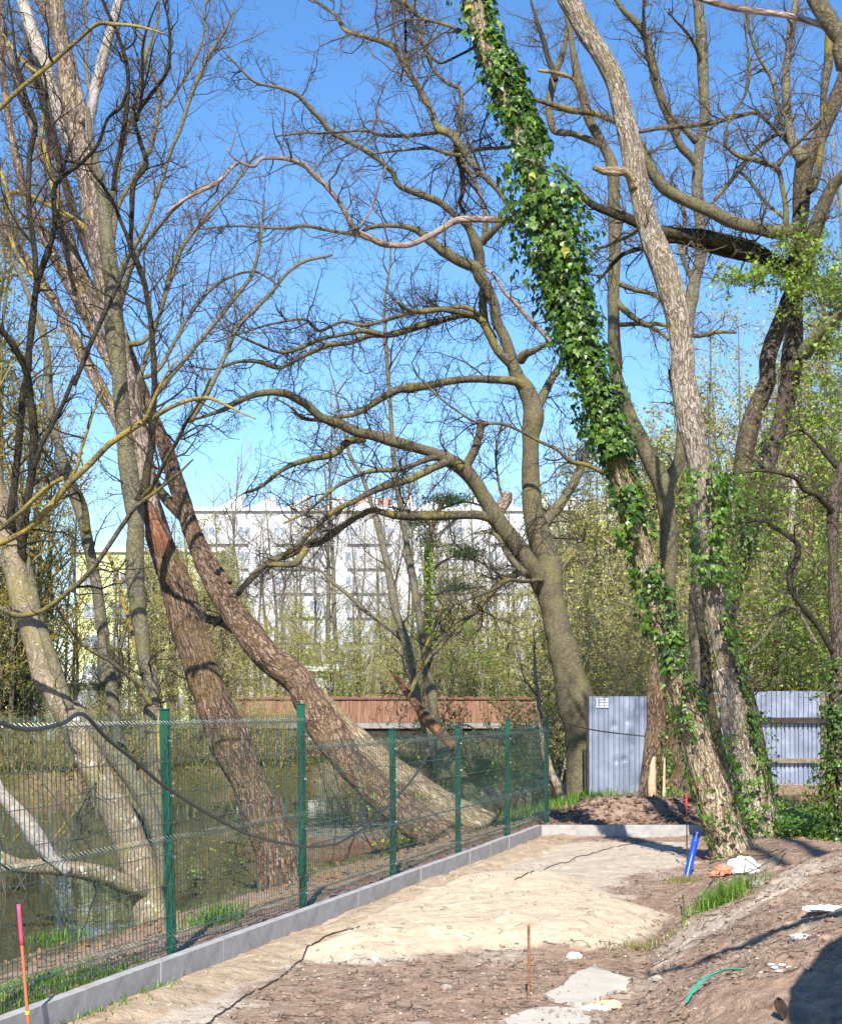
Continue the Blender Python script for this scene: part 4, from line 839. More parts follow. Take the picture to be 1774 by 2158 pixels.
# ---------------------------------------------------------------- U: the tall pale many-stemmed tree filling the upper left
YU = 25.0
root = thing('tall_poplar', 'tall tree with pale grey upper stems filling the upper left', 'tree', (W(330, 0, YU)[0], YU, -1))
tu = limbs(root, [
 ('trunk', 'D', YU-2, YU+.5, M_GREYB, [(585, 1800, 30), (560, 1740, 34), (525, 1650, 40), (490, 1560, 44), (455, 1480, 46), (425, 1400, 46), (400, 1330, 46), (374, 1240, 46), (345, 1150, 46), (312, 1050, 44), (292, 950, 44), (265, 820, 44), (240, 700, 46), (215, 580, 44), (198, 480, 42), (182, 370, 42), (150, 240, 40), (133, 130, 38), (118, 30, 34), (100, -80, 30)], {'ridge': .005, 'tw': .5}),
 ('stem', 'D', YU, YU+.8, M_WHITEB, [(210, 520, 22), (190, 440, 28), (165, 350, 28), (125, 240, 28), (90, 130, 26), (55, 30, 24), (30, -60, 20)], {'ridge': .003, 'tw': .7}),
 ('stem', 'A', YU, YU-.4, M_WHITEB, [(480, 1000, 40), (475, 800, 42), (470, 640, 50), (490, 500, 60), (530, 330, 56), (575, 180, 54), (610, 60, 48), (645, -60, 42)], {'ridge': .003, 'tw': .7}),
 ('stem', 'A', YU, YU+1, M_GREYB, [(440, 650, 60), (400, 500, 70), (370, 380, 74), (330, 230, 74), (280, 120, 70), (200, -20, 60)], {'ridge': .004, 'tw': .6}),
 ('stem', 'A', YU+1, YU+2, M_GREYB, [(610, 1800, 56), (540, 1650, 56), (420, 1400, 54), (340, 1180, 50), (290, 980, 46), (200, 760, 42), (120, 520, 38), (50, 280, 34), (0, 120, 28)], {'ridge': .004, 'tw': .9}),
 ('stem', 'A', YU+.5, YU+3, M_GREYB, [(720, 2450, 60), (620, 2220, 60), (500, 1984, 60), (380, 1760, 56), (260, 1540, 50), (120, 1330, 44), (0, 1180, 38), (-100, 1000, 30)], {'ridge': .004, 'tw': .9}),
 ('stem', 'A', YU+1, YU+2, M_GREYB, [(640, 2020, 60), (560, 1860, 60), (400, 1560, 52), (240, 1250, 48), (130, 1000, 44), (60, 700, 40), (20, 400, 34), (10, 100, 26), (20, -100, 18)], {'tw': 1.2}),
 ('stem', 'A', YU+1, YU+2, M_GREYB, [(600, 1800, 46), (500, 1640, 46), (420, 1500, 46), (330, 1250, 44), (270, 900, 38), (250, 650, 34), (170, 350, 30), (120, 100, 22), (100, -80, 14)], {'tw': 1.2}),
 ('stem', 'A', YU, YU+2, M_YELLOW, [(300, 1100, 26), (260, 900, 24), (220, 700, 22), (240, 480, 18), (200, 250, 12)]),
 ('stem', 'A', YU, YU+2, M_YELLOW, [(280, 1560, 30), (150, 1420, 26), (60, 1250, 24), (40, 1000, 22), (-40, 800, 16)]),
 ('stem', 'A', YU, YU+1, M_GREYG, [(480, 560, 26), (450, 380, 20), (455, 200, 18), (440, 0, 12)]),
 ('stem', 'A', YU, YU+2, M_YELLOW, [(560, 1300, 34), (440, 1180, 32), (330, 1110, 28), (200, 1040, 24), (80, 1000, 20), (-40, 1080, 14)]),
 ('stem', 'A', YU, YU+1, M_YELLOW, [(500, 1200, 30), (420, 900, 26), (330, 620, 24), (240, 420, 22), (120, 320, 18), (20, 180, 12)]),
 ('stem', 'A', YU, YU+1, M_BRANCH, [(560, 1180, 34), (590, 1010, 26), (620, 900, 24), (650, 700, 24), (700, 560, 22), (760, 300, 18), (820, 120, 14), (830, -20, 10)]),
 ('stem', 'A', YU, YU+1, M_GREYG, [(580, 1250, 40), (620, 1080, 24), (700, 920, 22), (790, 760, 24), (820, 620, 24), (835, 480, 22), (770, 330, 18), (740, 200, 12), (700, 80, 8)]),
 ('stem', 'A', YU, YU, M_GREYG, [(590, 1500, 36), (660, 1360, 28), (760, 1180, 24), (840, 960, 22), (880, 820, 20), (940, 680, 20), (985, 540, 20), (1060, 350, 20), (1120, 250, 16), (1180, 150, 12), (1230, 40, 8)]),
 ('stem', 'A', YU, YU, M_GREYG, [(860, 560, 20), (930, 460, 18), (1000, 340, 18), (1060, 200, 14), (1075, 0, 10)]),
 ('stem', 'A', YU, YU-1, M_GREYG, [(610, 1640, 36), (700, 1370, 26), (790, 1240, 22), (870, 1130, 20), (990, 1020, 18), (1090, 960, 14)]),
 ('stem', 'A', YU, YU+1, M_GREYG, [(620, 1800, 36), (760, 1780, 22), (830, 1650, 22), (880, 1490, 22), (950, 1300, 20), (1040, 1180, 18), (1120, 1080, 16), (1220, 980, 14), (1290, 860, 12), (1370, 800, 8)]),
 ('stem', 'A', YU, YU+1, M_GREYG, [(640, 1984, 34), (820, 1940, 22), (960, 1700, 20), (1120, 1500, 18), (1320, 1420, 12), (1470, 1500, 7)]),
 ('stem', 'A', YU, YU+1, M_GREYG, [(700, 2200, 30), (900, 1960, 26), (1090, 1730, 22), (1250, 1530, 22), (1330, 1400, 20), (1370, 1200, 14), (1385, 1050, 9)]),
 ('stem', 'A', YU, YU+1, M_GREYG, [(1000, 2200, 30), (1120, 1980, 26), (1230, 1740, 22), (1400, 1540, 22), (1560, 1380, 18), (1736, 1330, 12)]),
 ('stem', 'A', YU, YU+1, M_GREYG, [(660, 2150, 30), (820, 1700, 20), (880, 1440, 18), (970, 1260, 16), (1100, 1130, 12)]),
])
TUOUT = twigs_for(root, tu, [(.11, .5, 1.8, .010, .20, .22), (.17, .25, .8, .006, .26, .14), (.13, .10, .34, .0038, .30, .08)], 61, M_TWIG)
# ---------------------------------------------------------------- T6 smooth grey-green stem
Y6 = 19.6
root = thing('slim_grey_tree', 'smooth grey green stem standing just behind the first full fence post', 'tree', (W(340, 0, Y6)[0], Y6, -.8))
t6 = limbs(root, [
 ('trunk', 'S', Y6, Y6+.4, M_GREYG, toS([('1', 850, 1360, 150), ('1', 845, 1200, 125), ('1', 840, 1000, 112), ('1', 825, 800, 108), ('1', 812, 600, 95), ('1', 802, 300, 84), ('1', 790, 60, 76), ('4', 765, 1500, 84), ('4', 738, 1300, 84), ('4', 715, 1120, 88), ('4', 705, 950, 92), ('4', 702, 700, 104), ('4', 690, 560, 100), ('4', 660, 350, 88), ('4', 640, 150, 90), ('4', 625, 0, 90), ('A', 610, 1800, 95), ('A', 595, 1650, 92), ('A', 585, 1480, 84), ('A', 565, 1300, 78), ('A', 550, 1120, 68), ('A', 530, 960, 60), ('A', 500, 840, 50), ('A', 470, 700, 36), ('A', 460, 560, 24)]), {'ridge': .003, 'fs': 5, 'tw': .3}),
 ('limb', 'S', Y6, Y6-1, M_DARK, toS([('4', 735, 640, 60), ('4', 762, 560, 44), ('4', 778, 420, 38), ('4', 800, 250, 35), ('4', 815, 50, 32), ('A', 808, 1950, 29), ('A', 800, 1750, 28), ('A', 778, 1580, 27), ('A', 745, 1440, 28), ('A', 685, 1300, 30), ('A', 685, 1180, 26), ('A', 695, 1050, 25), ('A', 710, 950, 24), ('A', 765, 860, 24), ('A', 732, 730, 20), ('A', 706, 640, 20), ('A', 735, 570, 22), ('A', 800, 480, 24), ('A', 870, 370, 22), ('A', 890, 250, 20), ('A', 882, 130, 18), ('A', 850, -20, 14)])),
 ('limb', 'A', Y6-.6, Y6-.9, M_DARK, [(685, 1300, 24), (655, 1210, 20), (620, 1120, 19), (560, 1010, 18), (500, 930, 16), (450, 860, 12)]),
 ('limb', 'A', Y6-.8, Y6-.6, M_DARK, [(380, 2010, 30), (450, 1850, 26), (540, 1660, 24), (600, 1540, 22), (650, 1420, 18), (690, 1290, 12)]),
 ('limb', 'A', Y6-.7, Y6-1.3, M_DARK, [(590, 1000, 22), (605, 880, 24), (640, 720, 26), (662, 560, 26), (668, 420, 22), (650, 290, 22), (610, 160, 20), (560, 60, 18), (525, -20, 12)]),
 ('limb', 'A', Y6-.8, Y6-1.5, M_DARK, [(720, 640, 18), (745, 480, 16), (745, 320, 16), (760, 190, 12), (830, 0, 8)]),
 ('limb', '4', Y6, Y6-2, M_BRANCH, [(745, 620, 40), (800, 560, 24), (860, 440, 24), (930, 330, 22), (990, 200, 18), (1060, 80, 14), (1110, -20, 8)]),
 ('limb', '4', Y6+.2, Y6+.4, M_YELLOW, [(800, 1740, 44), (770, 1600, 38), (740, 1500, 32), (690, 1330, 24), (640, 1150, 24), (590, 980, 20), (560, 900, 14)], {'tw': .5}),
 ('limb', '1', Y6-.1, Y6+.2, M_YELLOW, [(850, 560, 34), (838, 380, 34), (825, 180, 38), (800, 20, 42)], {'tw': .2}),
 ('limb', '4', Y6-.2, Y6-1, M_BRANCH, [(800, 1700, 28), (690, 1570, 20), (570, 1480, 20), (430, 1380, 22), (330, 1240, 20), (290, 1150, 10)], {'tw': .6}),
])
T6OUT = twigs_for(root, t6, TW_FINE, 62, M_TWIGD)
# ---------------------------------------------------------------- T8
Y8 = 20.2
root = thing('slim_brown_tree', 'slim brown grey trunk leaning left, midway between the lichened tree and the first fence post', 'tree', (W(265, 0, Y8)[0], Y8, -.9))
t8 = limbs(root, [
 ('trunk', 'S', Y8, Y8+.6, M_GREYG, toS([('1', 760, 1150, 90), ('1', 740, 950, 74), ('1', 700, 750, 66), ('1', 650, 560, 62), ('1', 610, 350, 62), ('1', 590, 180, 70), ('1', 565, 20, 72), ('4', 555, 1580, 72), ('4', 545, 1400, 64), ('4', 528, 1220, 60), ('4', 495, 1020, 58), ('4', 455, 820, 62), ('4', 410, 660, 66), ('4', 345, 470, 58), ('4', 300, 320, 50), ('4', 260, 120, 46), ('A', 580, 1984, 0.1)][:-1]+[('A', 250, 1900, 40), ('A', 210, 1700, 34), ('A', 130, 1500, 28), ('A', 60, 1350, 20)]), {'ridge': .003, 'fs': 5, 'tw': .4}),
 ('limb', '4', Y8, Y8-1, M_BRANCH, [(450, 800, 40), (430, 640, 24), (380, 560, 24), (300, 480, 24), (220, 370, 18), (100, 330, 12)]),
])
T8OUT = twigs_for(root, t8, TW_FINE, 63, M_TWIG)
# ---------------------------------------------------------------- T7 left lichened tree
Y7 = 19.0
root = thing('lichened_tree', 'tree with white lichened foot and a low limb reaching left over the river', 'tree', (W(300, 0, Y7)[0], Y7, -.9))
t7 = limbs(root, [
 ('trunk', 'S', Y7, Y7+.6, M_LICH, toS([('1', 820, 1420, 230), ('1', 790, 1290, 195), ('1', 750, 1150, 180), ('1', 715, 1030, 185), ('1', 650, 860, 175), ('1', 545, 630, 160), ('1', 445, 450, 150), ('1', 360, 290, 132), ('1', 280, 120, 122), ('4', 240, 1560, 118), ('4', 185, 1360, 112), ('4', 125, 1160, 120), ('4', 75, 960, 130), ('4', 35, 820, 125), ('4', 0, 660, 112), ('4', -40, 500, 96), ('4', -80, 300, 80)]), {'ridge': .004, 'fs': 6, 'tw': .25}),
 ('stem', '1', Y7+.1, Y7+.3, M_GREYG, [(830, 1160, 70), (845, 1020, 80), (800, 820, 86), (720, 640, 92), (620, 500, 92), (520, 380, 80), (430, 270, 64), (390, 200, 40)], {'ridge': .003, 'tw': .2}),
 ('stem', '4', Y7+.2, Y7+.5, M_GREYG, [(360, 1736, 70), (320, 1600, 64), (270, 1450, 60), (220, 1300, 60), (185, 1180, 56), (160, 1060, 50), (140, 930, 44)], {'ridge': .003, 'tw': .3}),
 ('low_limb', '1', Y7, Y7-1.2, M_LICH, [(760, 1190, 120), (700, 1170, 108), (640, 1150, 96), (560, 1115, 92), (480, 1095, 84), (400, 1080, 78), (250, 1060, 74), (100, 1060, 70), (0, 1020, 66), (-90, 960, 60)], {'ridge': .004, 'tw': .1}),
 ('low_limb', '1', Y7-.8, Y7-1.2, M_WHITEB, [(360, 1085, 66), (290, 1030, 70), (230, 960, 84), (185, 900, 86), (130, 830, 80), (60, 745, 70), (0, 670, 60), (-60, 560, 50)], {'ridge': .003, 'tw': .1}),
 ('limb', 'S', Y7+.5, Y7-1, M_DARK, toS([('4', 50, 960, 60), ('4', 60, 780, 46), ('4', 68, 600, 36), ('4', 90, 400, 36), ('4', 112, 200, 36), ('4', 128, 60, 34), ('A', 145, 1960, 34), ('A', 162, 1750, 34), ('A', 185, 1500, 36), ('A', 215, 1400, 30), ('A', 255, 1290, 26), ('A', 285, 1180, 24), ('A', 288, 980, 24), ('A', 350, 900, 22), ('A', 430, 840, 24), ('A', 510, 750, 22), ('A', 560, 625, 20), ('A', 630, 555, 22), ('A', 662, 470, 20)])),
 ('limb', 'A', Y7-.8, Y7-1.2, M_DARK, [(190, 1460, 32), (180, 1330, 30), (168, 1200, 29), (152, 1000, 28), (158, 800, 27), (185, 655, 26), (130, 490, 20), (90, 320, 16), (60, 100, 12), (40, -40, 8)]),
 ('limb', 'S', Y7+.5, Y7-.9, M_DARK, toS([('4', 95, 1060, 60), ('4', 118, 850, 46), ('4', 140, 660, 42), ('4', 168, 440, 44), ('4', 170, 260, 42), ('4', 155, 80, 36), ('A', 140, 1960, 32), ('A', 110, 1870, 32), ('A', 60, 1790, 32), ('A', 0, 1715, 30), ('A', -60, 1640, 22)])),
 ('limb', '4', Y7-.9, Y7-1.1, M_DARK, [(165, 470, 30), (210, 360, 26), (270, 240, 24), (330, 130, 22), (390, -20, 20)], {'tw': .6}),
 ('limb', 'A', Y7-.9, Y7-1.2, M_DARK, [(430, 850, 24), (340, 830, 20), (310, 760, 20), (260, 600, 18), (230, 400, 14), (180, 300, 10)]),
 ('limb', 'A', Y7-1, Y7-2, M_YELLOW, [(-60, 600, 28), (0, 560, 26), (100, 470, 25), (220, 370, 24), (330, 270, 24), (450, 165, 22), (520, 120, 22), (600, 125, 20), (720, 132, 15), (860, 172, 8)], {'tw': .5}),
 ('limb', '4', Y7-.6, Y7-2, M_YELLOW, [(-80, 870, 36), (0, 850, 35), (130, 790, 34), (240, 690, 33), (340, 565, 34), (450, 450, 33), (560, 345, 32), (680, 270, 32), (800, 200, 30), (900, 140, 24), (1000, 105, 20), (1100, 103, 18), (1200, 150, 13), (1330, 208, 7)], {'tw': .5, 'label': 'yellow lichen covered branch'}),
 ('limb', '4', Y7-.6, Y7-1.4, M_YELLOW, [(-80, 810, 28), (0, 780, 26), (100, 700, 24), (240, 575, 24), (330, 520, 22)], {'tw': .5}),
 ('limb', '4', Y7-1, Y7-1.4, M_YELLOW, [(340, 560, 24), (400, 470, 20), (430, 340, 18), (480, 180, 14), (540, 60, 10)], {'tw': .6}),
 ('limb', '4', Y7-1.5, Y7-1.8, M_YELLOW, [(750, 225, 22), (790, 140, 20), (830, 60, 16), (880, -40, 12), (930, -100, 8)], {'tw': .6}),
 ('limb', '4', Y7-.4, Y7-2, M_BRANCH, [(-60, 1160, 26), (0, 1195, 26), (60, 1228, 27), (120, 1236, 27), (200, 1220, 26), (280, 1175, 25), (360, 1110, 24), (450, 1030, 24), (560, 890, 24), (660, 740, 25), (720, 660, 24), (850, 560, 16), (930, 490, 13), (1010, 415, 8)], {'tw': .5}),
])
T7OUT = twigs_for(root, t7, TW_FINE, 64, M_TWIGD)
# ---------------------------------------------------------------- right group
Y12 = 22.5
root = thing('many_limbed_tree', 'large grey tree with heavy level limbs behind the pale trunk at upper right', 'tree', (W(1560, 0, Y12)[0], Y12, 0))
t12 = limbs(root, [
 ('trunk', 'S', Y12+.5, Y12, M_UMBER, toS([('3', 1290, 900, 150), ('3', 1230, 500, 120), ('3', 1150, 100, 110), ('6', 1060, 1500, 100), ('6', 1100, 1300, 90), ('6', 1145, 1100, 100), ('6', 1190, 920, 112), ('6', 1215, 750, 118), ('6', 1290, 490, 112), ('6', 1370, 270, 104), ('6', 1425, 60, 108), ('C', 1475, 1900, 112), ('C', 1490, 1700, 102), ('C', 1490, 1500, 92), ('C', 1500, 1300, 86), ('C', 1520, 1100, 88), ('C', 1530, 920, 96), ('C', 1550, 810, 104), ('C', 1600, 740, 92), ('C', 1660, 620, 86), ('C', 1720, 480, 82), ('C', 1800, 300, 76)]), {'ridge': .004, 'fs': 6, 'tw': .3}),
 ('stem', 'S', Y12+.3, Y12+1, M_UMBER, toS([('6', 1180, 760, 110), ('6', 1160, 620, 110), ('6', 1165, 440, 108), ('6', 1210, 220, 106), ('6', 1290, 30, 104), ('C', 1345, 1880, 96), ('C', 1400, 1730, 90), ('C', 1450, 1590, 76), ('C', 1490, 1450, 60)]), {'ridge': .004, 'fs': 6, 'tw': .2}),
 ('stem', 'C', Y12, Y12+.5, M_GREYG, [(1540, 840, 70), (1490, 770, 54), (1455, 620, 48), (1440, 420, 48), (1465, 200, 42), (1500, 0, 34), (1520, -100, 24)]),
 ('stem', 'C', Y12+.4, Y12-.6, M_OLIVE, [(1490, 1480, 80), (1530, 1410, 84), (1580, 1250, 78), (1625, 1120, 70), (1690, 975, 68), (1750, 900, 58), (1850, 800, 50)]),
 ('limb', 'C', Y12-.2, Y12-.9, M_GREYG, [(1540, 1850, 76), (1580, 1790, 70), (1640, 1715, 58), (1740, 1635, 50), (1850, 1550, 40)]),
 ('limb', 'C', Y12-.2, Y12-.6, M_OLIVE, [(1510, 1190, 60), (1400, 1212, 62), (1300, 1192, 62), (1200, 1168, 64), (1120, 1140, 66), (1050, 1105, 66), (950, 1062, 68), (860, 1018, 66), (790, 960, 64), (740, 880, 56), (700, 800, 50), (650, 700, 40), (610, 600, 20)], {'label': 'limb with yellow lichen at its left end'}),
 ('limb', 'C', Y12+.3, Y12-.4, M_DARK, [(1530, 1425, 90), (1490, 1415, 90), (1400, 1385, 84), (1320, 1340, 86), (1240, 1305, 88), (1150, 1275, 80), (1050, 1242, 74), (950, 1230, 66), (800, 1212, 60), (700, 1180, 55), (620, 1140, 58), (540, 1110, 48), (450, 1078, 44), (390, 1035, 40), (340, 970, 30), (260, 890, 20)]),
 ('limb', 'C', Y12+.2, Y12+.4, M_DARK, [(1400, 1370, 60), (1300, 1350, 54), (1150, 1325, 46), (1000, 1292, 38), (850, 1262, 30), (700, 1300, 24), (600, 1330, 22), (520, 1400, 20), (450, 1480, 10)]),
 ('limb', 'C', Y12, Y12+1, M_BRANCH, [(690, 1190, 22), (600, 1240, 20), (520, 1280, 20), (450, 1300, 14)]),
 ('limb', 'C', Y12-.3, Y12-1, M_BRANCH, [(1430, 1230, 34), (1445, 1130, 30), (1430, 1000, 26), (1400, 880, 26), (1300, 840, 28), (1200, 812, 26), (1130, 745, 20), (1140, 640, 15), (1225, 505, 16), (1252, 400, 14), (1245, 250, 10), (1230, 100, 8)]),
 ('limb', 'C', Y12-.6, Y12-1, M_BRANCH, [(1400, 870, 20), (1450, 790, 18), (1530, 720, 18), (1640, 615, 15), (1700, 540, 9)]),
 ('limb', 'C', Y12+.3, Y12+.6, M_BRANCH, [(1040, 1080, 16), (1120, 990, 22), (1200, 890, 26), (1300, 765, 26), (1400, 700, 18), (1480, 720, 14)]),
 ('limb', 'C', Y12+.3, Y12+.6, M_BRANCH, [(1430, 1140, 16), (1330, 1040, 18), (1240, 930, 20), (1200, 890, 16)]),
 ('limb', 'C', Y12+.2, Y12+.8, M_BRANCH, [(1480, 760, 26), (1380, 670, 20), (1290, 590, 20), (1180, 610, 18), (1050, 640, 26), (930, 655, 26), (780, 670, 24), (660, 690, 20), (560, 640, 12)]),
 ('limb', 'C', Y12+.3, Y12-.3, M_BRANCH, [(1490, 800, 20), (1420, 640, 18), (1370, 430, 20), (1300, 290, 18), (1250, 130, 14), (1225, -40, 8)]),
 ('limb', 'C', Y12, Y12, M_BRANCH, [(1560, 1000, 40), (1600, 940, 38), (1635, 700, 30), (1640, 480, 36), (1665, 330, 46), (1680, 170, 50), (1690, 60, 40)], {'tw': .4}),
])
T12OUT = twigs_for(root, t12, [(.105, .5, 1.6, .012, .38, .12), (.15, .25, .7, .006, .34, .06), (.11, .10, .32, .0036, .36, .02)], 71, M_TWIG)
def shoots(root, pts, n, ln, size, mat, seed, per=3):
    """small leafy shoots springing from a limb: pts = (x, y, spread x, spread y, Y) in first-view pixels"""
    rg = random.Random(seed); out = []
    for (x, y, sx, sy, Y) in pts:
        for _ in range(n):
            p = W((x+rg.gauss(0, sx*.5))*1.0219, (y+rg.gauss(0, sy*.5))*1.0219, Y+rg.gauss(0, .25)); d = _n((rg.gauss(0, 1), rg.gauss(0, .8), rg.gauss(.3, .8))); Q = [p]
            for k in range(3): d = _n((d[0]+rg.gauss(0, .25), d[1]+rg.gauss(0, .25), d[2]+rg.gauss(0, .25))); Q.append(tuple(Q[-1][j]+d[j]*ln/3*rg.uniform(.6, 1.3) for j in range(3)))
            out.append((1, Q, [.006, .005, .004, .003]))
    V, Fc = tubes_batch([(q_, s) for _, q_, s in out], 3); o = mesh_obj('shoots', V, Fc, M_TWIG); adopt(o, root); o['kind'] = 'stuff'
    leafy('leaves', out, per, size, mat, root, np.random.RandomState(seed), 1, SH_HAND, .03)
shoots(root, [(1640, 500, 50, 40, Y12-.4), (1690, 550, 70, 60, Y12-.4), (1600, 580, 90, 30, Y12-.4), (1660, 610, 60, 40, Y12-.5), (1720, 590, 40, 50, Y12-.4), (1540, 575, 60, 20, Y12-.5), (1710, 720, 60, 40, Y12-.5), (1700, 800, 70, 50, Y12-.5), (1690, 870, 80, 40, Y12-.5), (1730, 640, 30, 60, Y12-.4), (1730, 950, 50, 60, Y12-.5)], 60, .3, .065, M_FRESH, 5, 5)

Y10 = 27.0
root = thing('straight_grey_tree', 'upright grey green trunk rising behind the pale leaning trunk', 'tree', (W(1440, 0, Y10)[0], Y10, 0))
t10 = limbs(root, [
 ('trunk', 'S', Y10, Y10, M_GREYG, toS([('3', 860, 900, 130), ('3', 830, 500, 120), ('6', 900, 1850, 122), ('6', 905, 1650, 112), ('6', 885, 1450, 108), ('6', 890, 1300, 100), ('6', 900, 1150, 90), ('6', 890, 900, 84), ('6', 860, 500, 80), ('6', 850, 200, 76), ('C', 880, 1950, 70), ('C', 915, 1750, 70), ('C', 945, 1560, 72), ('C', 985, 1380, 66), ('C', 1000, 1250, 62), ('C', 985, 1080, 60), ('C', 980, 900, 56), ('C', 995, 760, 54), ('C', 1020, 600, 56), ('C', 1010, 400, 60), ('C', 1000, 200, 56), ('C', 985, 0, 48), ('C', 980, -120, 44)]), {'ridge': .003, 'fs': 5, 'tw': .35}),
 ('stem', 'C', Y10, Y10-.6, M_OLIVE, [(985, 860, 50), (945, 815, 42), (895, 760, 40), (850, 650, 44), (800, 535, 48), (765, 430, 48), (735, 290, 44), (700, 160, 40), (640, 95, 34), (580, 40, 24), (540, -20, 18)]),
 ('stem', 'C', Y10-.5, Y10-.8, M_DARK, [(765, 420, 20), (720, 300, 18), (702, 160, 18), (700, 0, 16), (700, -60, 12)]),
 ('limb', 'C', Y10, Y10-1, M_BRANCH, [(1010, 340, 26), (975, 250, 20), (930, 180, 18), (880, 120, 14), (820, 60, 8)]),
 ('limb', 'C', Y10-.5, Y10-1, M_BRANCH, [(980, 740, 36), (930, 690, 28), (880, 640, 22), (830, 580, 18), (800, 520, 14)]),
 ('limb', 'C', Y10, Y10+1, M_BRANCH, [(960, 1480, 30), (890, 1300, 20), (910, 1150, 20), (880, 1000, 16), (800, 960, 10)]),
])
T10OUT = twigs_for(root, t10, [(.105, .5, 1.6, .013, .38, .12), (.17, .25, .7, .007, .34, .06), (.12, .10, .32, .0042, .36, .02)], 72, M_TWIG)
Y11 = 31.0
root = thing('twin_stemmed_tree', 'olive twin stemmed tree squeezed between the two leaning trunks, forking at mid height', 'tree', (W(1410, 0, Y11)[0], Y11, 0))
t11 = limbs(root, [
 ('trunk', 'S', Y11, Y11, M_OLIVE, toS([('3', 900, 850, 120), ('3', 870, 500, 110), ('3', 800, 150, 100), ('6', 760, 1700, 96), ('6', 722, 1400, 92), ('6', 718, 1150, 92), ('6', 722, 900, 96), ('6', 700, 700, 112), ('6', 680, 600, 112), ('6', 630, 510, 92), ('6', 575, 400, 86), ('6', 520, 280, 84), ('6', 460, 130, 80), ('6', 420, 0, 72), ('C', 555, 1950, 66), ('C', 548, 1780, 62), ('C', 542, 1580, 60), ('C', 546, 1380, 60), ('C', 550, 1180, 60), ('C', 545, 1000, 60), ('C', 530, 850, 58), ('C', 475, 735, 54), ('C', 420, 630, 46), ('C', 382, 500, 42), ('C', 350, 370, 40), ('C', 322, 220, 30), ('C', 290, 60, 20)]), {'ridge': .003, 'fs': 5, 'tw': .35}),
 ('stem', '6', Y11, Y11+.4, M_OLIVE, [(705, 640, 90), (735, 570, 80), (780, 480, 72), (800, 360, 66), (790, 220, 56), (760, 80, 44), (730, -60, 30)]),
 ('stem', 'C', Y11, Y11+1, M_OLIVE, [(490, 760, 36), (330, 700, 30), (230, 680, 34), (205, 560, 38), (225, 420, 38), (265, 300, 34), (300, 160, 26), (320, 20, 16)]),
 ('stem', 'C', Y11, Y11+1, M_DARK, [(240, 420, 24), (200, 300, 28), (165, 180, 26), (130, 80, 18), (110, -20, 10)]),
 ('limb', 'C', Y11, Y11-1, M_BRANCH, [(620, 650, 26), (540, 630, 24), (430, 590, 30), (320, 575, 36), (250, 555, 30), (160, 530, 20), (60, 500, 12)]),
 ('limb', 'C', Y11-.3, Y11-1, M_YELLOW, [(372, 480, 18), (330, 410, 18), (240, 380, 20), (150, 368, 14)], {'tw': .4}),
 ('limb', 'C', Y11, Y11-.4, M_BRANCH, [(545, 1560, 34), (600, 1620, 30), (680, 1680, 26), (760, 1720, 22), (830, 1780, 16)]),
 ('limb', 'C', Y11, Y11-.4, M_BRANCH, [(560, 1480, 30), (640, 1510, 24), (740, 1535, 22), (820, 1600, 14)]),
 ('limb', 'C', Y11, Y11+.4, M_BRANCH, [(560, 1700, 26), (700, 1690, 24), (820, 1700, 20), (960, 1750, 24), (1080, 1735, 22), (1180, 1740, 12)]),
])
T11OUT = twigs_for(root, t11, [(.105, .5, 1.5, .012, .38, .10), (.16, .25, .7, .006, .34, .06), (.11, .10, .32, .0038, .36, .02)], 73, M_TWIG)
# right edge tree with ivy, and the big limb of a tree just outside the frame
Y13 = 18.5
root = thing('right_edge_tree', 'dark trunk at the far right with ivy smothering its lower part', 'tree', (W(1770, 0, Y13)[0], Y13, .1))
t13 = limbs(root, [
 ('trunk', 'S', Y13, Y13, M_UMBER, toS([('3', 1760, 1050, 240), ('3', 1745, 850, 190), ('3', 1730, 600, 160), ('3', 1725, 300, 120), ('3', 1712, 50, 100), ('6', 1715, 1650, 84), ('6', 1700, 1450, 74), ('6', 1688, 1250, 68), ('6', 1682, 1050, 62), ('6', 1680, 860, 64), ('6', 1695, 700, 74), ('6', 1735, 540, 70), ('6', 1790, 400, 56), ('6', 1850, 200, 46)]), {'ridge': .004, 'fs': 8, 'tw': .5}),
 ('limb', '6', Y13, Y13-.8, M_DARK, [(1690, 800, 44), (1650, 745, 38), (1610, 710, 36), (1570, 668, 32), (1505, 645, 30), (1470, 590, 28), (1400, 562, 24), (1290, 532, 18), (1150, 545, 10)]),
 ('limb', '6', Y13, Y13+.4, M_DARK, [(1730, 530, 50), (1690, 490, 44), (1640, 435, 36), (1590, 380, 24), (1500, 300, 14), (1400, 330, 8)]),
 ('limb', '6', Y13, Y13-.3, M_DARK, [(1690, 1600, 50), (1640, 1520, 40), (1570, 1420, 36), (1500, 1330, 28), (1440, 1240, 36), (1432, 1130, 34), (1478, 1030, 34), (1478, 970, 32), (1430, 930, 28), (1340, 872, 24), (1270, 830, 20), (1150, 835, 12), (1060, 870, 8)], {'label': 'S shaped bare limb'}),
 ('limb', '6', Y13+.3, Y13+.5, M_GREYG, [(1600, 1560, 20), (1450, 1330, 26), (1330, 1450, 20), (1240, 1560, 16), (1160, 1620, 10)], {'tw': .6}),
])
T13OUT = twigs_for(root, t13, [(.16, .4, 1.3, .009, .34, .05), (.13, .2, .6, .0045, .36, .03), (.10, .10, .26, .0028, .36, .02)], 74, M_TWIGD)
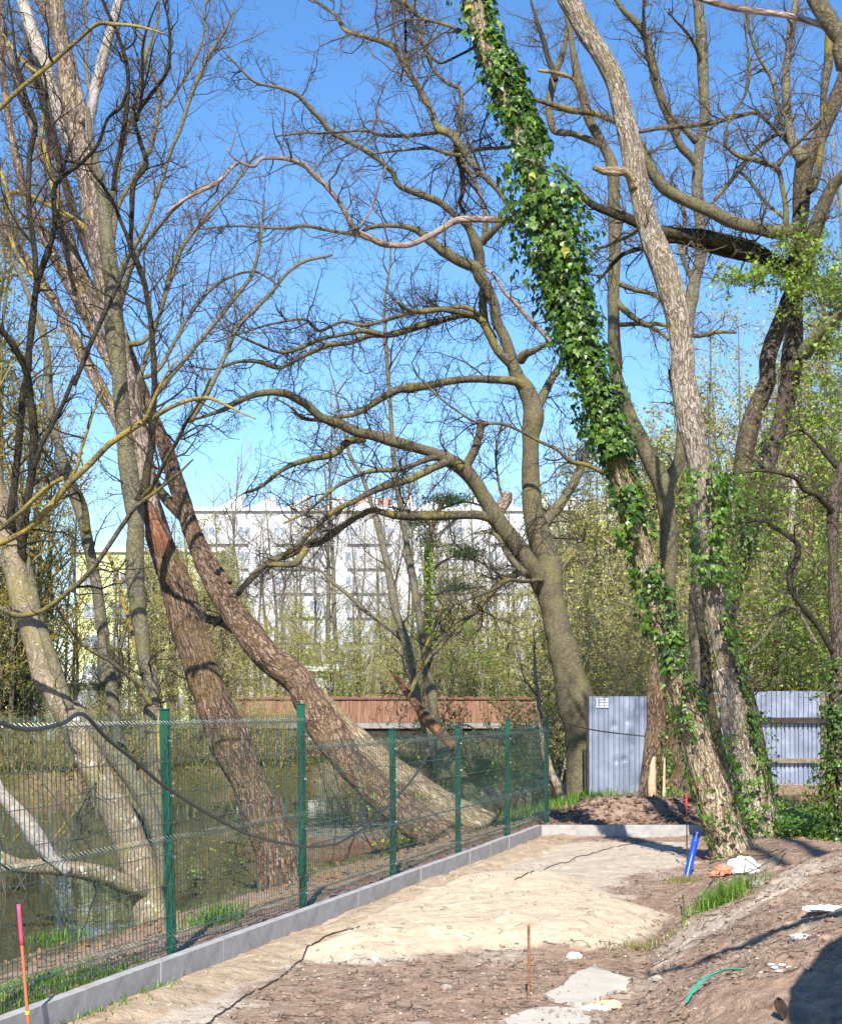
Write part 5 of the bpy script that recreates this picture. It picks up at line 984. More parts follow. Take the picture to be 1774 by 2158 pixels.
shoots(root, [(1560, 1010, 50, 40, 20), (1590, 1060, 40, 60, 20), (1620, 1200, 40, 70, 24), (1680, 1230, 80, 60, 24), (1600, 1290, 90, 40, 24), (1700, 1330, 70, 60, 24), (1650, 1390, 90, 30, 25), (1520, 1180, 30, 60, 20.5), (1720, 1120, 40, 60, 24), (1710, 1020, 50, 50, 23), (1725, 1400, 30, 60, 20), (1640, 1340, 60, 50, 25), (1690, 1180, 50, 50, 22), (1560, 1340, 50, 40, 25)], 75, .32, .055, M_FRESH, 6, 4)
Y16 = 5.5
root = thing('overhanging_tree', 'thick dark limb entering the top right corner from a tree outside the picture', 'tree', (2.0, Y16, 0))
pp = []
for x, z, d_m in [(1.9, -.4, .95), (1.92, .3, .74), (1.94, 1.2, .64), (2.08, 2.3, .6), (2.65, 3.6, .5), (3.2, 5.0, .44), (3.7, 7.0, .36), (3.9, 9.5, .28), (3.8, 12, .18)]: pp.append(((x/Y16*F+887), 1491-(z-1.6)/Y16*F, d_m/Y16*F))
def pm(l): return [((x/Y16*F+887), 1491-(z-1.6)/Y16*F, d_m/Y16*F) for x, z, d_m in l]
t16 = limbs(root, [
 ('trunk', 'S', Y16, Y16, M_OLIVE, pp, {'ridge': .004, 'fs': 8, 'tw': .1, 'step': .06}),
 ('limb', 'S', Y16, Y16, M_OLIVE, pm([(2.75, 3.9, .2), (2.3, 4.1, .12)])+toS([('C', 1850, 330, 104), ('C', 1745, 215, 92), ('C', 1685, 135, 92), ('C', 1630, 50, 90), ('C', 1580, -50, 84), ('C', 1540, -160, 76), ('C', 1500, -400, 60), ('C', 1300, -700, 40)]), {'tw': .4}),
 ('limb', 'C', Y16, Y16+.3, M_DEAD, [(1700, 160, 44), (1620, 125, 34), (1530, 95, 32), (1440, 75, 32), (1340, 62, 34), (1250, 52, 38), (1160, 35, 38), (1090, 15, 36), (1010, -10, 30), (900, -60, 22)], {'tw': 0}),
 ('limb', 'S', Y16, Y16-1.2, M_OLIVE, pm([(3.4, 5.6, .2), (4.0, 6.6, .15), (4.8, 7.6, .1), (5.4, 8.2, .05)])),
 ('limb', 'S', Y16, Y16+1, M_OLIVE, pm([(3.75, 8.0, .18), (3.2, 9.4, .14), (2.9, 10.9, .1), (2.8, 12.3, .05)])),
])
T16OUT = twigs_for(root, t16, [(.22, .5, 1.6, .014, .28, .1), (.16, .25, .7, .008, .3, .05), (.16, .1, .3, .005, .3, 0)], 75, M_TWIGD, filt=lambda p: p[2] > 5.6)
# slender trees between
def slim(name, label, limb_specs, spec, seed, Y, x, mat=M_TWIG, leaf=None, cat='tree'):
    r = thing(name, label, cat, (W(x, 0, Y)[0], Y, -.3)); t = limbs(r, limb_specs); o = twigs_for(r, t, spec, seed, mat)
    if leaf: leafy('leaves', o, leaf[0], leaf[1], leaf[2], r, np.random.RandomState(seed), 1, SH_LEAF, .06)
    return r
TW_FAR = [(.42, .8, 2.4, .02, .22, .25), (.30, .35, 1.0, .010, .28, .15), (.22, .15, .5, .0065, .3, .05)]
slim('slender_tree', 'slender pale grey tree behind the broken orange stub, leaning left', [
 ('trunk', '5', 40, 42, M_GREYG, [(900, 2250, 90), (820, 2000, 70), (760, 1840, 56), (725, 1690, 50), (690, 1500, 48), (640, 1350, 44), (605, 1200, 42), (570, 1010, 40), (525, 830, 36), (490, 700, 28), (430, 530, 24), (370, 440, 20), (340, 330, 16), (300, 150, 12), (270, 0, 9)]),
 ('limb', '5', 41, 41, M_GREYG, [(700, 1500, 32), (600, 1410, 28), (450, 1300, 24), (340, 1200, 22), (250, 1120, 18), (190, 1070, 12), (60, 1050, 8)])], TW_FAR, 81, 40, 905)
slim('slender_tree', 'slender brown grey tree close right of the leaning slender one, straight up past the roof', [
 ('trunk', 'S', 36, 38, M_GREYG, toS([('2', 1110, 900, 130), ('2', 1080, 800, 105), ('2', 1030, 710, 92), ('2', 960, 590, 80), ('2', 900, 480, 75), ('2', 850, 330, 62), ('2', 825, 150, 56), ('5', 800, 1640, 50), ('5', 770, 1420, 44), ('5', 740, 1230, 40), ('5', 700, 1010, 38), ('5', 650, 700, 33), ('5', 610, 420, 26), ('5', 595, 150, 22), ('B', 775, 1800, 20), ('B', 770, 1600, 15), ('B', 790, 1450, 11), ('B', 805, 1250, 7)])),
 ('limb', '5', 36, 37, M_YELLOW, [(720, 1740, 22), (760, 1620, 22), (800, 1500, 20), (860, 1350, 16), (900, 1200, 10)])], TW_FAR, 82, 36, 975)
slim('fallen_log', 'dark dead log leaning in the reeds between the fourth and fifth fence posts', [
 ('log', '2', 33, 34, M_DARK, [(1280, 860, 64), (1210, 780, 56), (1130, 680, 42), (1050, 560, 30), (1000, 500, 18)])], TW_FINE, 83, 33, 1050, cat='log')
slim('thin_pale_tree', 'thin tree with pale peeling orange bark behind the sixth fence post', [
 ('trunk', '2', 32, 34, M_TAN, [(1580, 780, 80), (1540, 690, 60), (1500, 600, 48), (1465, 500, 40), (1445, 350, 32), (1425, 180, 26), (1405, 20, 22), (1402, -60, 14), (1400, -110, 6)])], TW_FAR, 84, 32, 1180)
slim('background_trunk', 'pair of straight pale trunks above the right metal fence', [
 ('trunk', '6', 42, 42, M_TAN, [(1262, 2350, 86), (1262, 1850, 76), (1268, 1650, 66), (1290, 1450, 58), (1290, 1300, 50), (1280, 1100, 44), (1250, 900, 36), (1180, 700, 30)]),
 ('trunk', '6', 41.5, 42, M_WHITEB, [(1300, 2350, 90), (1305, 1850, 76), (1325, 1650, 68), (1348, 1480, 60), (1370, 1350, 56), (1400, 1200, 52), (1420, 1000, 48), (1440, 800, 40), (1470, 500, 30)])], TW_FAR, 85, 42, 1615)
slim('background_trunk', 'rusty brown trunk leaning behind the right end of the metal fence', [
 ('trunk', '6', 40, 40, M_BROWN, [(1500, 2300, 90), (1545, 1850, 70), (1575, 1730, 62), (1598, 1560, 56), (1608, 1400, 50), (1590, 1250, 44), (1560, 1000, 36), (1540, 700, 26)])], TW_FAR, 86, 40, 1715)
Y14 = 26.5
root = thing('split_stump_tree', 'brown split dead trunk beside the corrugated sheet', 'tree', (W(1366, 0, Y14)[0], Y14, .1))
limbs(root, [
 ('trunk', 'S', Y14, Y14+.3, M_BROWN, toS([('3', 575, 900, 150), ('3', 600, 800, 112), ('3', 622, 600, 104), ('3', 645, 400, 112), ('3', 655, 200, 118), ('3', 660, 40, 110), ('6', 680, 1700, 100), ('6', 700, 1500, 90), ('6', 720, 1300, 70)]), {'ridge': .008}),
 ('split_wood', '3', Y14-.25, Y14-.2, M_NEWW, [(625, 850, 40), (625, 700, 44), (630, 600, 36), (638, 540, 14)], {'tw': 0}),
])
root = thing('ivy_base_trunk', 'brown forked trunk with ivy between the split stump and the ivy tree', 'tree', (W(1420, 0, 26.9)[0], 26.9, .1))
limbs(root, [
 ('trunk', '3', 27, 27, M_BROWN, [(765, 900, 110), (760, 780, 90), (765, 600, 74), (775, 450, 70), (770, 300, 60), (760, 150, 56)], {'ridge': .006}),
 ('trunk', '3', 27, 27, M_BROWN, [(680, 900, 90), (690, 760, 60), (705, 600, 44), (730, 450, 40), (750, 330, 34)], {'ridge': .006})])
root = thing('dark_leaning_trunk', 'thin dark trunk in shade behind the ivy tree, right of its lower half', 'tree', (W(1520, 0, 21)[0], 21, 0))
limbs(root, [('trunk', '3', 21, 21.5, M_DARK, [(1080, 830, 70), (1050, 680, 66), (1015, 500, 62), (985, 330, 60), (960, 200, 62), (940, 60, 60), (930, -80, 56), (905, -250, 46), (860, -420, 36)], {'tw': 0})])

# ================================================================== IVY
def ivy(name, label, S, Y, bands, mat, seed, group=None):
    """bands: (y0,y1 in photo px, side -1..1 centre across the trunk, spread, leaves per metre, thickness m, size)"""
    t = thing(name, label, 'ivy', (W(S[0][0], 0, Y)[0], Y, 0), group)
    P, R = trace('S', Y, Y, S); P, R = catmull(P, R, .05)
    py = 1491-(P[:, 2]-1.6)/Y*F; rs = np.random.RandomState(seed); C = []; NR = []; SZ = []
    T, A, B = frames(P); rg = random.Random(seed); vines = []
    for (y0, y1, side, spr, dens, th_, sz) in bands:
        idx = np.where((py >= y0) & (py <= y1))[0]
        if len(idx) < 2: continue
        n = int(len(idx)*.05*dens)
        # clumpy: leaves gather round sprays
        nc = max(3, n//14); ci = rs.choice(idx, nc); ca = side*1.5+rs.normal(size=nc)*spr
        k = rs.randint(0, nc, n); ii = np.clip(ci[k]+(rs.normal(size=n)*3.2).astype(int), idx[0], idx[-1]); an = ca[k]+rs.normal(size=n)*.22
        # angle 0 = towards the camera
        back = rs.rand(n) < .12; an = np.where(back, an+np.pi*rs.rand(n), an)
        out = -A[ii]*np.cos(an)[:, None]+np.cross(T[ii], A[ii])*0+np.array([1., 0, 0])*0
        side_v = np.cross(T[ii], -A[ii]); side_v *= np.where(side_v[:, 0:1] < 0, -1, 1)
        out = -A[ii]*np.cos(an)[:, None]+side_v*np.sin(an)[:, None]
        thick = th_*rs.rand(n)**.8*(.35+.9*fbm(ii*.09, ci[k]*.03, seed=seed, o=2))
        C.append(P[ii]+out*(R[ii]+.012+thick)[:, None]+rs.normal(size=(n, 3))*.012); NR.append(out); SZ.append(sz*(.35+1.0*rs.rand(n)**1.3))
        for _ in range(max(2, n//60)):
            i0 = rg.choice(list(idx)); a0 = side*1.5+rg.gauss(0, spr); Q = []; ln = rg.randint(8, 26)
            for s in range(0, ln):
                i_ = min(max(i0-s, 0), len(P)-1); a0 += rg.gauss(0, .12); sv = np.cross(T[i_], -A[i_]); sv = sv*(-1 if sv[0] < 0 else 1)
                Q.append(P[i_]+(-A[i_]*math.cos(a0)+sv*math.sin(a0))*(R[i_]+.008))
            vines.append((Q, [rg.uniform(.004, .011)]*len(Q)))
    C = np.concatenate(C); NR = np.concatenate(NR); SZ = np.concatenate(SZ); n = len(C)
    nr = NR*1.0+rnd_unit(rs, n)*.55+np.array([0, 0, .35]); nr /= np.linalg.norm(nr, axis=1, keepdims=True)
    tip = np.array([0, 0, -1.])+rnd_unit(rs, n)*.6
    V, Fc = leaves(C, nr, tip, SZ, SH_IVY, .3)
    o = mesh_obj('leaves', V, [Fc], mat, smooth=False); adopt(o, t); o['kind'] = 'stuff'
    V, Fc = tubes_batch(vines, 5); o = mesh_obj('stems', V, Fc, M_BRANCH); adopt(o, t); o['kind'] = 'stuff'
    return t
ivy('ivy', 'dark glossy ivy thickly clothing the tall leaning trunk from foot to top', T1S, Y1-.15, [
 (-60, 330, .28, .75, 1100, .20, .08), (0, 260, -.55, .3, 110, .06, .08), (330, 460, .1, .9, 900, .30, .08), (430, 640, 0, 1.1, 1500, .40, .08), (620, 760, 0, 1.0, 1300, .32, .08),
 (740, 860, .05, 1.0, 1000, .30, .078), (860, 960, -.35, .8, 800, .26, .078), (860, 960, .6, .3, 300, .10, .075), (960, 1060, .65, .3, 150, .06, .07), (960, 1060, -.9, .25, 110, .08, .07), (1030, 1140, -.05, .85, 520, .14, .08),
 (1140, 1210, -.75, .3, 130, .08, .075), (1190, 1260, .4, .45, 260, .10, .075), (1220, 1330, -.7, .35, 170, .10, .075), (1250, 1370, .6, .45, 210, .10, .07), (1330, 1440, .1, .8, 240, .12, .075), (1420, 1500, .55, .4, 160, .1, .07),
 (1450, 1560, -.35, .6, 120, .08, .065), (1500, 1640, -.95, .2, 90, .07, .06), (1500, 1640, 1.0, .15, 36, .06, .055), (1620, 1760, -.95, .2, 80, .06, .055), (1700, 1800, -.6, .45, 120, .07, .055), (1690, 1790, .95, .2, 60, .05, .055)], M_IVY, 1)
ivy('ivy', 'mid green ivy round the middle and right edge of the pale leaning trunk', T2S, Y2-.1, [
 (980, 1100, .2, .8, 230, .20, .07), (1080, 1230, .1, .9, 330, .22, .075), (1000, 1130, 1.1, .4, 330, .55, .075), (1225, 1400, .8, .4, 170, .10, .065), (1290, 1400, 0, .6, 60, .05, .06), (1380, 1560, 1.0, .3, 190, .10, .06),
 (1500, 1650, .95, .3, 190, .08, .06), (1540, 1680, -.85, .35, 200, .08, .055), (1640, 1800, .2, 1.0, 330, .12, .055)], M_IVYL, 2)
T13S = toS([('3', 1760, 1050, 240), ('3', 1745, 850, 190), ('3', 1730, 600, 160), ('3', 1725, 300, 120), ('3', 1712, 50, 100), ('6', 1715, 1650, 84)])
ivy('ivy', 'dense dark ivy hanging on the lower trunk at the far right edge', T13S, Y13-.1, [(1380, 1500, -.5, .7, 260, .08, .045), (1480, 1640, -.8, .6, 700, .13, .045), (1600, 1780, -.8, .7, 1100, .30, .045)], M_IVY, 3)
T12S = toS([('3', 1290, 900, 150), ('3', 1230, 500, 120), ('3', 1150, 100, 110), ('6', 1060, 1500, 100), ('6', 1100, 1300, 90), ('6', 1145, 1100, 100), ('6', 1190, 920, 112), ('6', 1215, 750, 118), ('6', 1290, 490, 112), ('6', 1370, 270, 104)])
ivy('ivy', 'small dark ivy patches on the many limbed tree, right of the pale trunk', T12S, Y12-.1, [(860, 1000, -.9, .4, 120, .08, .06), (1000, 1180, .1, .9, 420, .25, .065), (1180, 1300, -.7, .4, 200, .1, .06), (1500, 1700, .1, .9, 300, .3, .055)], M_IVY, 4)
ivy('ivy', 'ivy on the brown split stump by the corrugated sheet', toS([('3', 700, 860, 110), ('3', 700, 600, 80), ('3', 700, 400, 70)]), 26.4, [(1540, 1710, .1, .5, 170, .08, .06)], M_IVY, 5)
# ground ivy and the ivy-smothered slope between the right trunks
def ground_leaves(name, label, cat, box, n, size, mat, seed, hgt=.25, dens=None, kind='stuff', shape=SH_IVY, cond=None):
    rs = np.random.RandomState(seed); X = rs.uniform(box[0], box[1], n*2); Y = rs.uniform(box[2], box[3], n*2)
    nz = fbm(X*1.1, Y*1.1, seed=seed, o=3); k = (nz > (dens or .45)) if cond is None else cond(X, Y); X, Y, nz = X[k][:n], Y[k][:n], nz[k][:n]
    Z = ground_h(X, Y)+rs.rand(len(X))**1.5*hgt*(nz*2); C = np.stack([X, Y, Z], 1); m = len(C)
    nr = rnd_unit(rs, m)*.8+np.array([0, -.3, .9]); nr /= np.linalg.norm(nr, axis=1, keepdims=True)
    V, Fc = leaves(C, nr, rnd_unit(rs, m), size*(.5+.9*rs.rand(m)), shape, .3)
    o = mesh_obj(name, V, [Fc], mat, smooth=False); tag(o, label, cat, kind=kind); return o
ground_leaves('ground_ivy', 'dark ivy carpet on the ground between the right hand trunks', 'ground cover', (4.2, 7.2, 18.6, 24), 14000, .045, M_IVY, 21, .14)

# ================================================================== BACKGROUND WOOD
def bg_proto(name, H, nst, spread, barkm, twm, leafmat, lsize, per, seed, spec=None, lean=.12, keep=1.0, rb=.10):
    rg = random.Random(seed); r = thing(name, 'x', 'tree'); mb = MB(); paths = []
    for s in range(nst):
        a = rg.uniform(0, 6.28); tilt = rg.uniform(.02, lean)*(1 if nst > 1 else .5); h = H*rg.uniform(.75, 1.0); P = []; x = rg.uniform(-.15, .15)*nst; y = rg.uniform(-.15, .15)*nst
        dx, dy = math.cos(a)*tilt, math.sin(a)*tilt
        for k in range(9):
            P.append((x, y, -.6+(h+.6)*k/8)); x += (dx+rg.gauss(0, .05))*h/8; y += (dy+rg.gauss(0, .05))*h/8
        R = [rb*(1-.88*k/8) for k in range(9)]; mb.tube(P, R, 7); paths.append((P, R, 1))
    mb.build('trunk', barkm, r)
    out = []
    for P, R, _ in paths: grow(P, R, out, rg, 0, spec or [(.40, H*.12, H*.34, .030, .16, .28), (.34, .5, 1.3, .013, .24, .16), (.26, .25, .65, .008, .3, .05)], .22)
    o = twig_mesh('branches', out, twm, r, k0=4)
    if leafmat: leafy('foliage', out, per, lsize, leafmat, r, np.random.RandomState(seed), 1, SH_LEAF, .07*spread, keep)
    return r
PR = {}
PR['olive'] = bg_proto('thicket_tree', 9, 4, 1.0, M_GREYG, M_TWIGB, M_BUDO, .085, 11, 101)
PR['yellow'] = bg_proto('thicket_tree', 9, 3, 1.0, M_GREYG, M_TWIGB, M_BUD, .085, 14, 102)
PR['pale'] = bg_proto('thicket_tree', 11, 3, 1.0, M_GREYG, M_TWIGB, M_BUD, .075, 8, 103)
PR['green'] = bg_proto('thicket_shrub', 5, 6, 1.3, M_GREYG, M_TWIG, M_FRESH, .085, 5, 104, lean=.45, rb=.05)
PR['willow'] = bg_proto('golden_willow', 12, 3, 1.0, M_GREYG, M_TWIGY, M_WILLOW, .075, 5, 105)
PR['tangle'] = bg_proto('tangled_shrub', 4, 9, 1.2, M_TWIGB, M_TWIGB, M_BUD, .07, 3, 108, [(.22, .6, 1.8, .014, .34, .02), (.22, .4, 1.0, .008, .36, .0), (.2, .2, .5, .006, .4, 0)], lean=.75, rb=.03)
PR['ever'] = bg_proto('evergreen_shrub', 4.5, 5, 1.2, M_BRANCH, M_TWIGD, M_EVER, .10, 6, 106, lean=.4, rb=.05)
PR['bare'] = bg_proto('bare_tree', 14, 2, 1.0, M_GREYG, M_TWIGP, None, 0, 0, 107, rb=.14)
used = set()
def put(kind, px, Y, H, label, group, seed=0, zb=None):
    """stands a tree of the kind at photo column px (first view), depth Y"""
    X = (px*1.0219-887)/F*Y; rg = random.Random(seed*31+int(px)*7+int(Y)); z = gz(X, Y) if zb is None else zb
    hh = {'olive': 9, 'yellow': 9, 'pale': 11, 'green': 5, 'willow': 12, 'ever': 4.5, 'tangle': 4, 'bare': 14}[kind]
    if kind not in used:
        used.add(kind); o = PR[kind]; o.location = (X, Y, z); o.rotation_euler = (0, 0, rg.uniform(0, 6.28)); o.scale = (H/hh,)*3; o['label'] = label; o['group'] = group
    else: dup(PR[kind], (X, Y, z), rg.uniform(0, 6.28), H/hh*rg.uniform(.92, 1.08), label, group)
rg = random.Random(5)
Lc, Gc = 'yellow green budding tree in the thicket behind the reed screened bridge', 'budding trees behind the bridge'
for i, px in enumerate(range(430, 1260, 33)):
    put(('yellow', 'olive', 'yellow', 'olive')[i % 4], px+rg.uniform(-16, 16), rg.uniform(66, 84), rg.uniform(5.6, 9.0)*(1.15 if px > 900 else .9), Lc, Gc, 1)
Lg, Gg = 'bright green leafy shrub growing behind the reed screened bridge', 'green shrubs behind the bridge'
for px in (700, 860, 955, 1030, 1110): put('green', px, rg.uniform(62, 66), rg.uniform(4, 6), Lg, Gg, 2)
Lr, Gr = 'tall yellow green budding tree in the wood behind the metal fence', 'budding trees behind the metal fence'
for i, px in enumerate(range(1230, 1800, 40)):
    put(('olive', 'pale', 'yellow')[i % 3], px+rg.uniform(-20, 20), rg.uniform(42, 56), rg.uniform(9.5, 12.5)*(1+.12*(px > 1500)), Lr, Gr, 3)
for i, px in enumerate(range(1180, 1800, 34)):
    put(('yellow', 'olive')[i % 2], px+rg.uniform(-20, 20), rg.uniform(58, 70), rg.uniform(9, 13), Lr, Gr, 4)
Lb, Gb = 'leafy bright green shrub just behind the metal fence', 'green shrubs behind the metal fence'
for px, H in ((1480, 3.2), (1600, 4.2), (1680, 5.2), (1740, 6.5), (1640, 7.5)): put('green', px, rg.uniform(36, 39), H, Lb, Gb, 5)
Lw, Gw = 'golden leaved willow at the far left edge', 'golden willows at the left'
for px, Y, H in ((-110, 49, 19), (20, 52, 15), (-60, 50, 21), (90, 58, 15), (-20, 60, 16), (150, 64, 12), (-10, 49.5, 11), (60, 54, 12)): put('willow', px, Y, H, Lw, Gw, 6)
Lx, Gx = 'budding tree on the far bank behind the left trunks', 'budding trees on the far left bank'
for px, Y, H in ((60, 56, 8), (210, 62, 5), (250, 60, 7), (290, 68, 9), (330, 72, 9.5), (370, 62, 7.5), (400, 66, 9), (470, 60, 6.5), (440, 72, 8), (-40, 60, 9)): put('olive', px, Y, H, Lx, Gx, 7)
Le, Ge = 'dark evergreen shrub overhanging the far bank at the left', 'dark shrubs on the far left bank'
for px, Y, H in ((-30, 49.5, 4.6), (60, 49, 3.6), (-100, 48, 4.8), (130, 50, 3.4), (185, 50.5, 2.6), (240, 51, 3.0), (330, 51.5, 2.0), (20, 50, 4.2), (520, 57.5, 2.2), (410, 54, 1.8), (610, 59.5, 2.4)): put('ever', px, Y, H, Le, Ge, 8)
Lt, Gt = 'tangled pale shrub on the far bank behind the left fence panels', 'tangled shrubs on the far bank'
for i, px in enumerate(range(-20, 640, 44)):
    xx = (px*1.0219-887)/F*52; put('tangle', px+rg.uniform(-14, 14), max(48.6, 48.6+(xx+11)*1.0+rg.uniform(0, 1.2)), rg.uniform(1.6, 3.0), Lt, Gt, 12)
Lt, Gt = 'tangled yellow green shrub just behind the reed screened bridge', 'tangled shrubs behind the bridge'
for px in range(640, 1240, 80): put('tangle', px+rg.uniform(-20, 20), rg.uniform(60.5, 64), rg.uniform(3.2, 5.2), Lt, Gt, 13)
Lt, Gt = 'tangled yellow green shrub behind the metal fence', 'tangled shrubs behind the metal fence'
for px in range(1230, 1780, 50): put('tangle', px+rg.uniform(-20, 20), rg.uniform(37, 42), rg.uniform(3.5, 6), Lt, Gt, 14)
put('ever', 935, 57, 5.0, 'dark evergreen shrub right of the slender trunks by the bridge', None, 9); put('ever', 1115, 44, 3.0, 'dark low shrub between the bridge and the forked tree', None, 9)
Lz, Gz = 'bare grey twigged tree at the upper right behind all others', 'bare trees at the upper right'
for px, Y, H in ((1700, 60, 19), (1790, 56, 20), (1620, 70, 19), (1740, 48, 14)): put('bare', px, Y, H, Lz, Gz, 10)
Ly, Gy = 'thin bare tree in front of the white apartment block', 'thin bare trees before the apartment block'
for px, Y, H in ((690, 90, 20), (560, 96, 16), (1190, 88, 17), (1010, 95, 15), (470, 88, 15), (590, 86, 14), (660, 95, 15), (800, 88, 15), (860, 97, 16), (930, 99, 16), (1040, 86, 14), (620, 92, 14), (760, 86, 13), (830, 94, 14.5), (900, 90, 15), (960, 86, 13), (1070, 92, 15), (1130, 96, 16), (520, 100, 15), (730, 98, 14), (400, 90, 13), (220, 88, 12), (300, 92, 12), (350, 96, 14)): put('bare', px, Y, H, Ly, Gy, 11)
for k in PR:
    if k not in used: bpy.data.objects.remove(PR[k])
# pine in the middle distance: bare stem with a few dark tufts
YP = 56.0; r = thing('pine_tree', 'pine with sparse dark needle tufts in front of the white apartment block', 'tree', (W(890, 0, YP)[0], YP, 0))
tp = limbs(r, [('trunk', 'D', YP, YP, M_BROWN, [(890, 1560, 22), (885, 1400, 18), (882, 1250, 14), (882, 1130, 12), (905, 1050, 10), (930, 1020, 7)]),
 ('branch', 'D', YP, YP, M_DARK, [(884, 1180, 6), (930, 1150, 5), (985, 1140, 3)]), ('branch', 'D', YP, YP, M_DARK, [(890, 1090, 6), (860, 1060, 5), (800, 1045, 3)]), ('branch', 'D', YP, YP, M_DARK, [(884, 1230, 5), (940, 1215, 4), (1000, 1210, 3)]), ('branch', 'D', YP, YP, M_DARK, [(905, 1050, 6), (960, 1035, 5), (1010, 1050, 3)])])
rs = np.random.RandomState(9); C = []
for (x, y, sx, sy, n) in ((930, 1030, 60, 12, 1400), (960, 1140, 36, 12, 1300), (860, 1075, 45, 14, 800), (940, 1212, 45, 10, 600), (880, 1110, 26, 16, 400)):
    for _ in range(n):
        p = W((x+rs.normal()*sx*.5)*1.0219, (y+rs.normal()*sy*.6)*1.0219, YP+rs.normal()*.6); C.append(p)
C = np.array(C); V, Fc = leaves(C, rnd_unit(rs, len(C)), rnd_unit(rs, len(C)), .13*(.6+.8*rs.rand(len(C))), SH_LEAF*np.array([.5, 1]))
o = mesh_obj('needles', V, [Fc], M_EVER, smooth=False); adopt(o, r); o['kind'] = 'stuff'
# bright yellow-green ivy column on the pine
rs = np.random.RandomState(10); n = 700; y_ = rs.uniform(1120, 1340, n); X = 886+rs.normal(size=n)*7; C = np.array([W(a*1.0219, b*1.0219, YP-.2+rs.normal()*.1) for a, b in zip(X, y_)])
V, Fc = leaves(C, rnd_unit(rs, n), rnd_unit(rs, n), .13*(.6+.8*rs.rand(n)), SH_LEAF); o = mesh_obj('ivy', V, [Fc], M_FRESH, smooth=False); tag(o, 'bright green creeper on the pine stem in front of the white block', 'ivy')

# ================================================================== LOW PLANTS
def tuft(name, label, cat, spots, n, h, mat, seed, wd=.005, kind='stuff', group=None):
    rs = np.random.RandomState(seed); Vs = []; Fs = []; b = 0
    for (x, y, rx, ry) in spots:
        X = x+rs.normal(size=n)*rx*.5; Y = y+rs.normal(size=n)*ry*.5; Z = ground_h(X, Y)-.01
        ang = rs.rand(n)*6.28; L = h*(.45+.8*rs.rand(n)); bend = rs.rand(n)*.9
        d = np.stack([np.cos(ang), np.sin(ang), 0*ang], 1); s = np.stack([-np.sin(ang), np.cos(ang), 0*ang], 1)
        P = np.stack([X, Y, Z], 1); rows = []
        for t in (0, .35, .7, 1.0):
            c = P+d*(bend*L*t*t*.9)[:, None]+np.array([0, 0, 1.])*(L*(t-.35*bend*t*t))[:, None]; w_ = wd*(1-t)**.6
            rows += [c-s*w_, c+s*w_]
        V = np.stack(rows, 1).reshape(-1, 3); i = (np.arange(n)*8)[:, None]
        for k in (0, 2, 4): Fs.append(b+i+np.array([[k, k+1, k+3, k+2]]))
        Vs.append(V); b += len(V)
    o = mesh_obj(name, np.concatenate(Vs), [np.concatenate(Fs)], mat, smooth=False); tag(o, label, cat, group, kind); return o
g = lambda x, y, reg='D': on_ground(x, y, reg)
p = g(448, 1905); tuft('grass_tuft', 'bright green grass tuft right behind the kerb by the second fence post', 'grass', [(p[0]-.05, p[1]+.15, .22, .3)], 420, .17, M_GRASS, 1, .006)
p = g(1490, 1860); tuft('grass_tuft', 'tall green grass tuft on the brown slope below the plastic bag', 'grass', [(p[0]-.06, p[1]-.1, .20, .12), (p[0]+.08, p[1]+.1, .2, .14)], 330, .17, M_GRASS, 2, .005)
p = g(1335, 1960); tuft('grass_tuft', 'short dry grass patch at the foot of the slope beside the sand', 'grass', [(p[0], p[1], .3, .14)], 180, .07, M_GRASSY, 3, .005)
p = g(1408, 1822); tuft('grass_tuft', 'small grass sprig at the end of the shadow near the blue pipe', 'grass', [(p[0], p[1], .18, .3)], 160, .10, M_GRASSY, 4, .005)
p = g(95, 1950); tuft('grass_tuft', 'green weed clump at the water edge behind the red stake', 'grass', [(p[0], p[1], .4, .5)], 300, .2, M_GRASS, 5, .008)
sp = [(float(xk(Y))-.25-.5*a, Y, .35, .6) for Y in np.arange(8.4, 10.0, .25) for a in (0, 1, 2)]
tuft('grass', 'short green grass behind the kerb at the lower left', 'grass', sp, 240, .07, M_GRASS, 6, .005, kind='stuff')
sp = []
for x, y in ((650, 1782), (680, 1772), (710, 1765), (740, 1757), (770, 1750), (800, 1742)):
    q_ = g(x, y); sp.append((q_[0]-.1, q_[1]+.4, .8, 1.0))
tuft('grass', 'bright green strip with yellow buttercups along the water behind the fence', 'grass', sp, 900, .10, M_GRASS, 7, .012, kind='stuff')
rs = np.random.RandomState(3); C = []
for (x, y, a, b_) in sp:
    for _ in range(34): X = x+rs.normal()*a*.5; Y = y+rs.normal()*b_*.5; C.append((X, Y, gz(X, Y)+.09))
C = np.array(C); V, Fc = leaves(C, np.tile(np.array([[0, -.5, .85]]), (len(C), 1)), rnd_unit(rs, len(C)), .045+0*C[:, 0], SH_LEAF*np.array([1.6, 1])); o = mesh_obj('buttercups', V, [Fc], flat('buttercup_petal', (.75, .60, .02), (.80, .70, .05)), smooth=False)
tag(o, 'yellow buttercup flowers in the green strip by the water', 'flowers', kind='stuff')
sp = [(float(xk(Y))-3.6+.3*math.sin(Y), Y, .8, 1.2) for Y in np.arange(18, 46, .9)]
tuft('grass', 'patchy green growth along the near water edge', 'grass', sp, 110, .11, M_GRASSO, 8, .007, kind='stuff')
sp = [(float(xk(Y))-.4+.8*a, Y, 1.2, 1.2) for Y in np.arange(26.5, 36, 1.0) for a in (-1, 0)]
tuft('grass', 'grass behind the last fence post beside the corrugated sheet', 'grass', sp, 170, .22, M_GRASS, 9, .010, kind='stuff')
sp = [(X, 47.6+max(X+11, 0)+1.6+b_, 1.6, 1.6) for X in np.arange(-14, 1, .8) for b_ in (0, 1.8)]
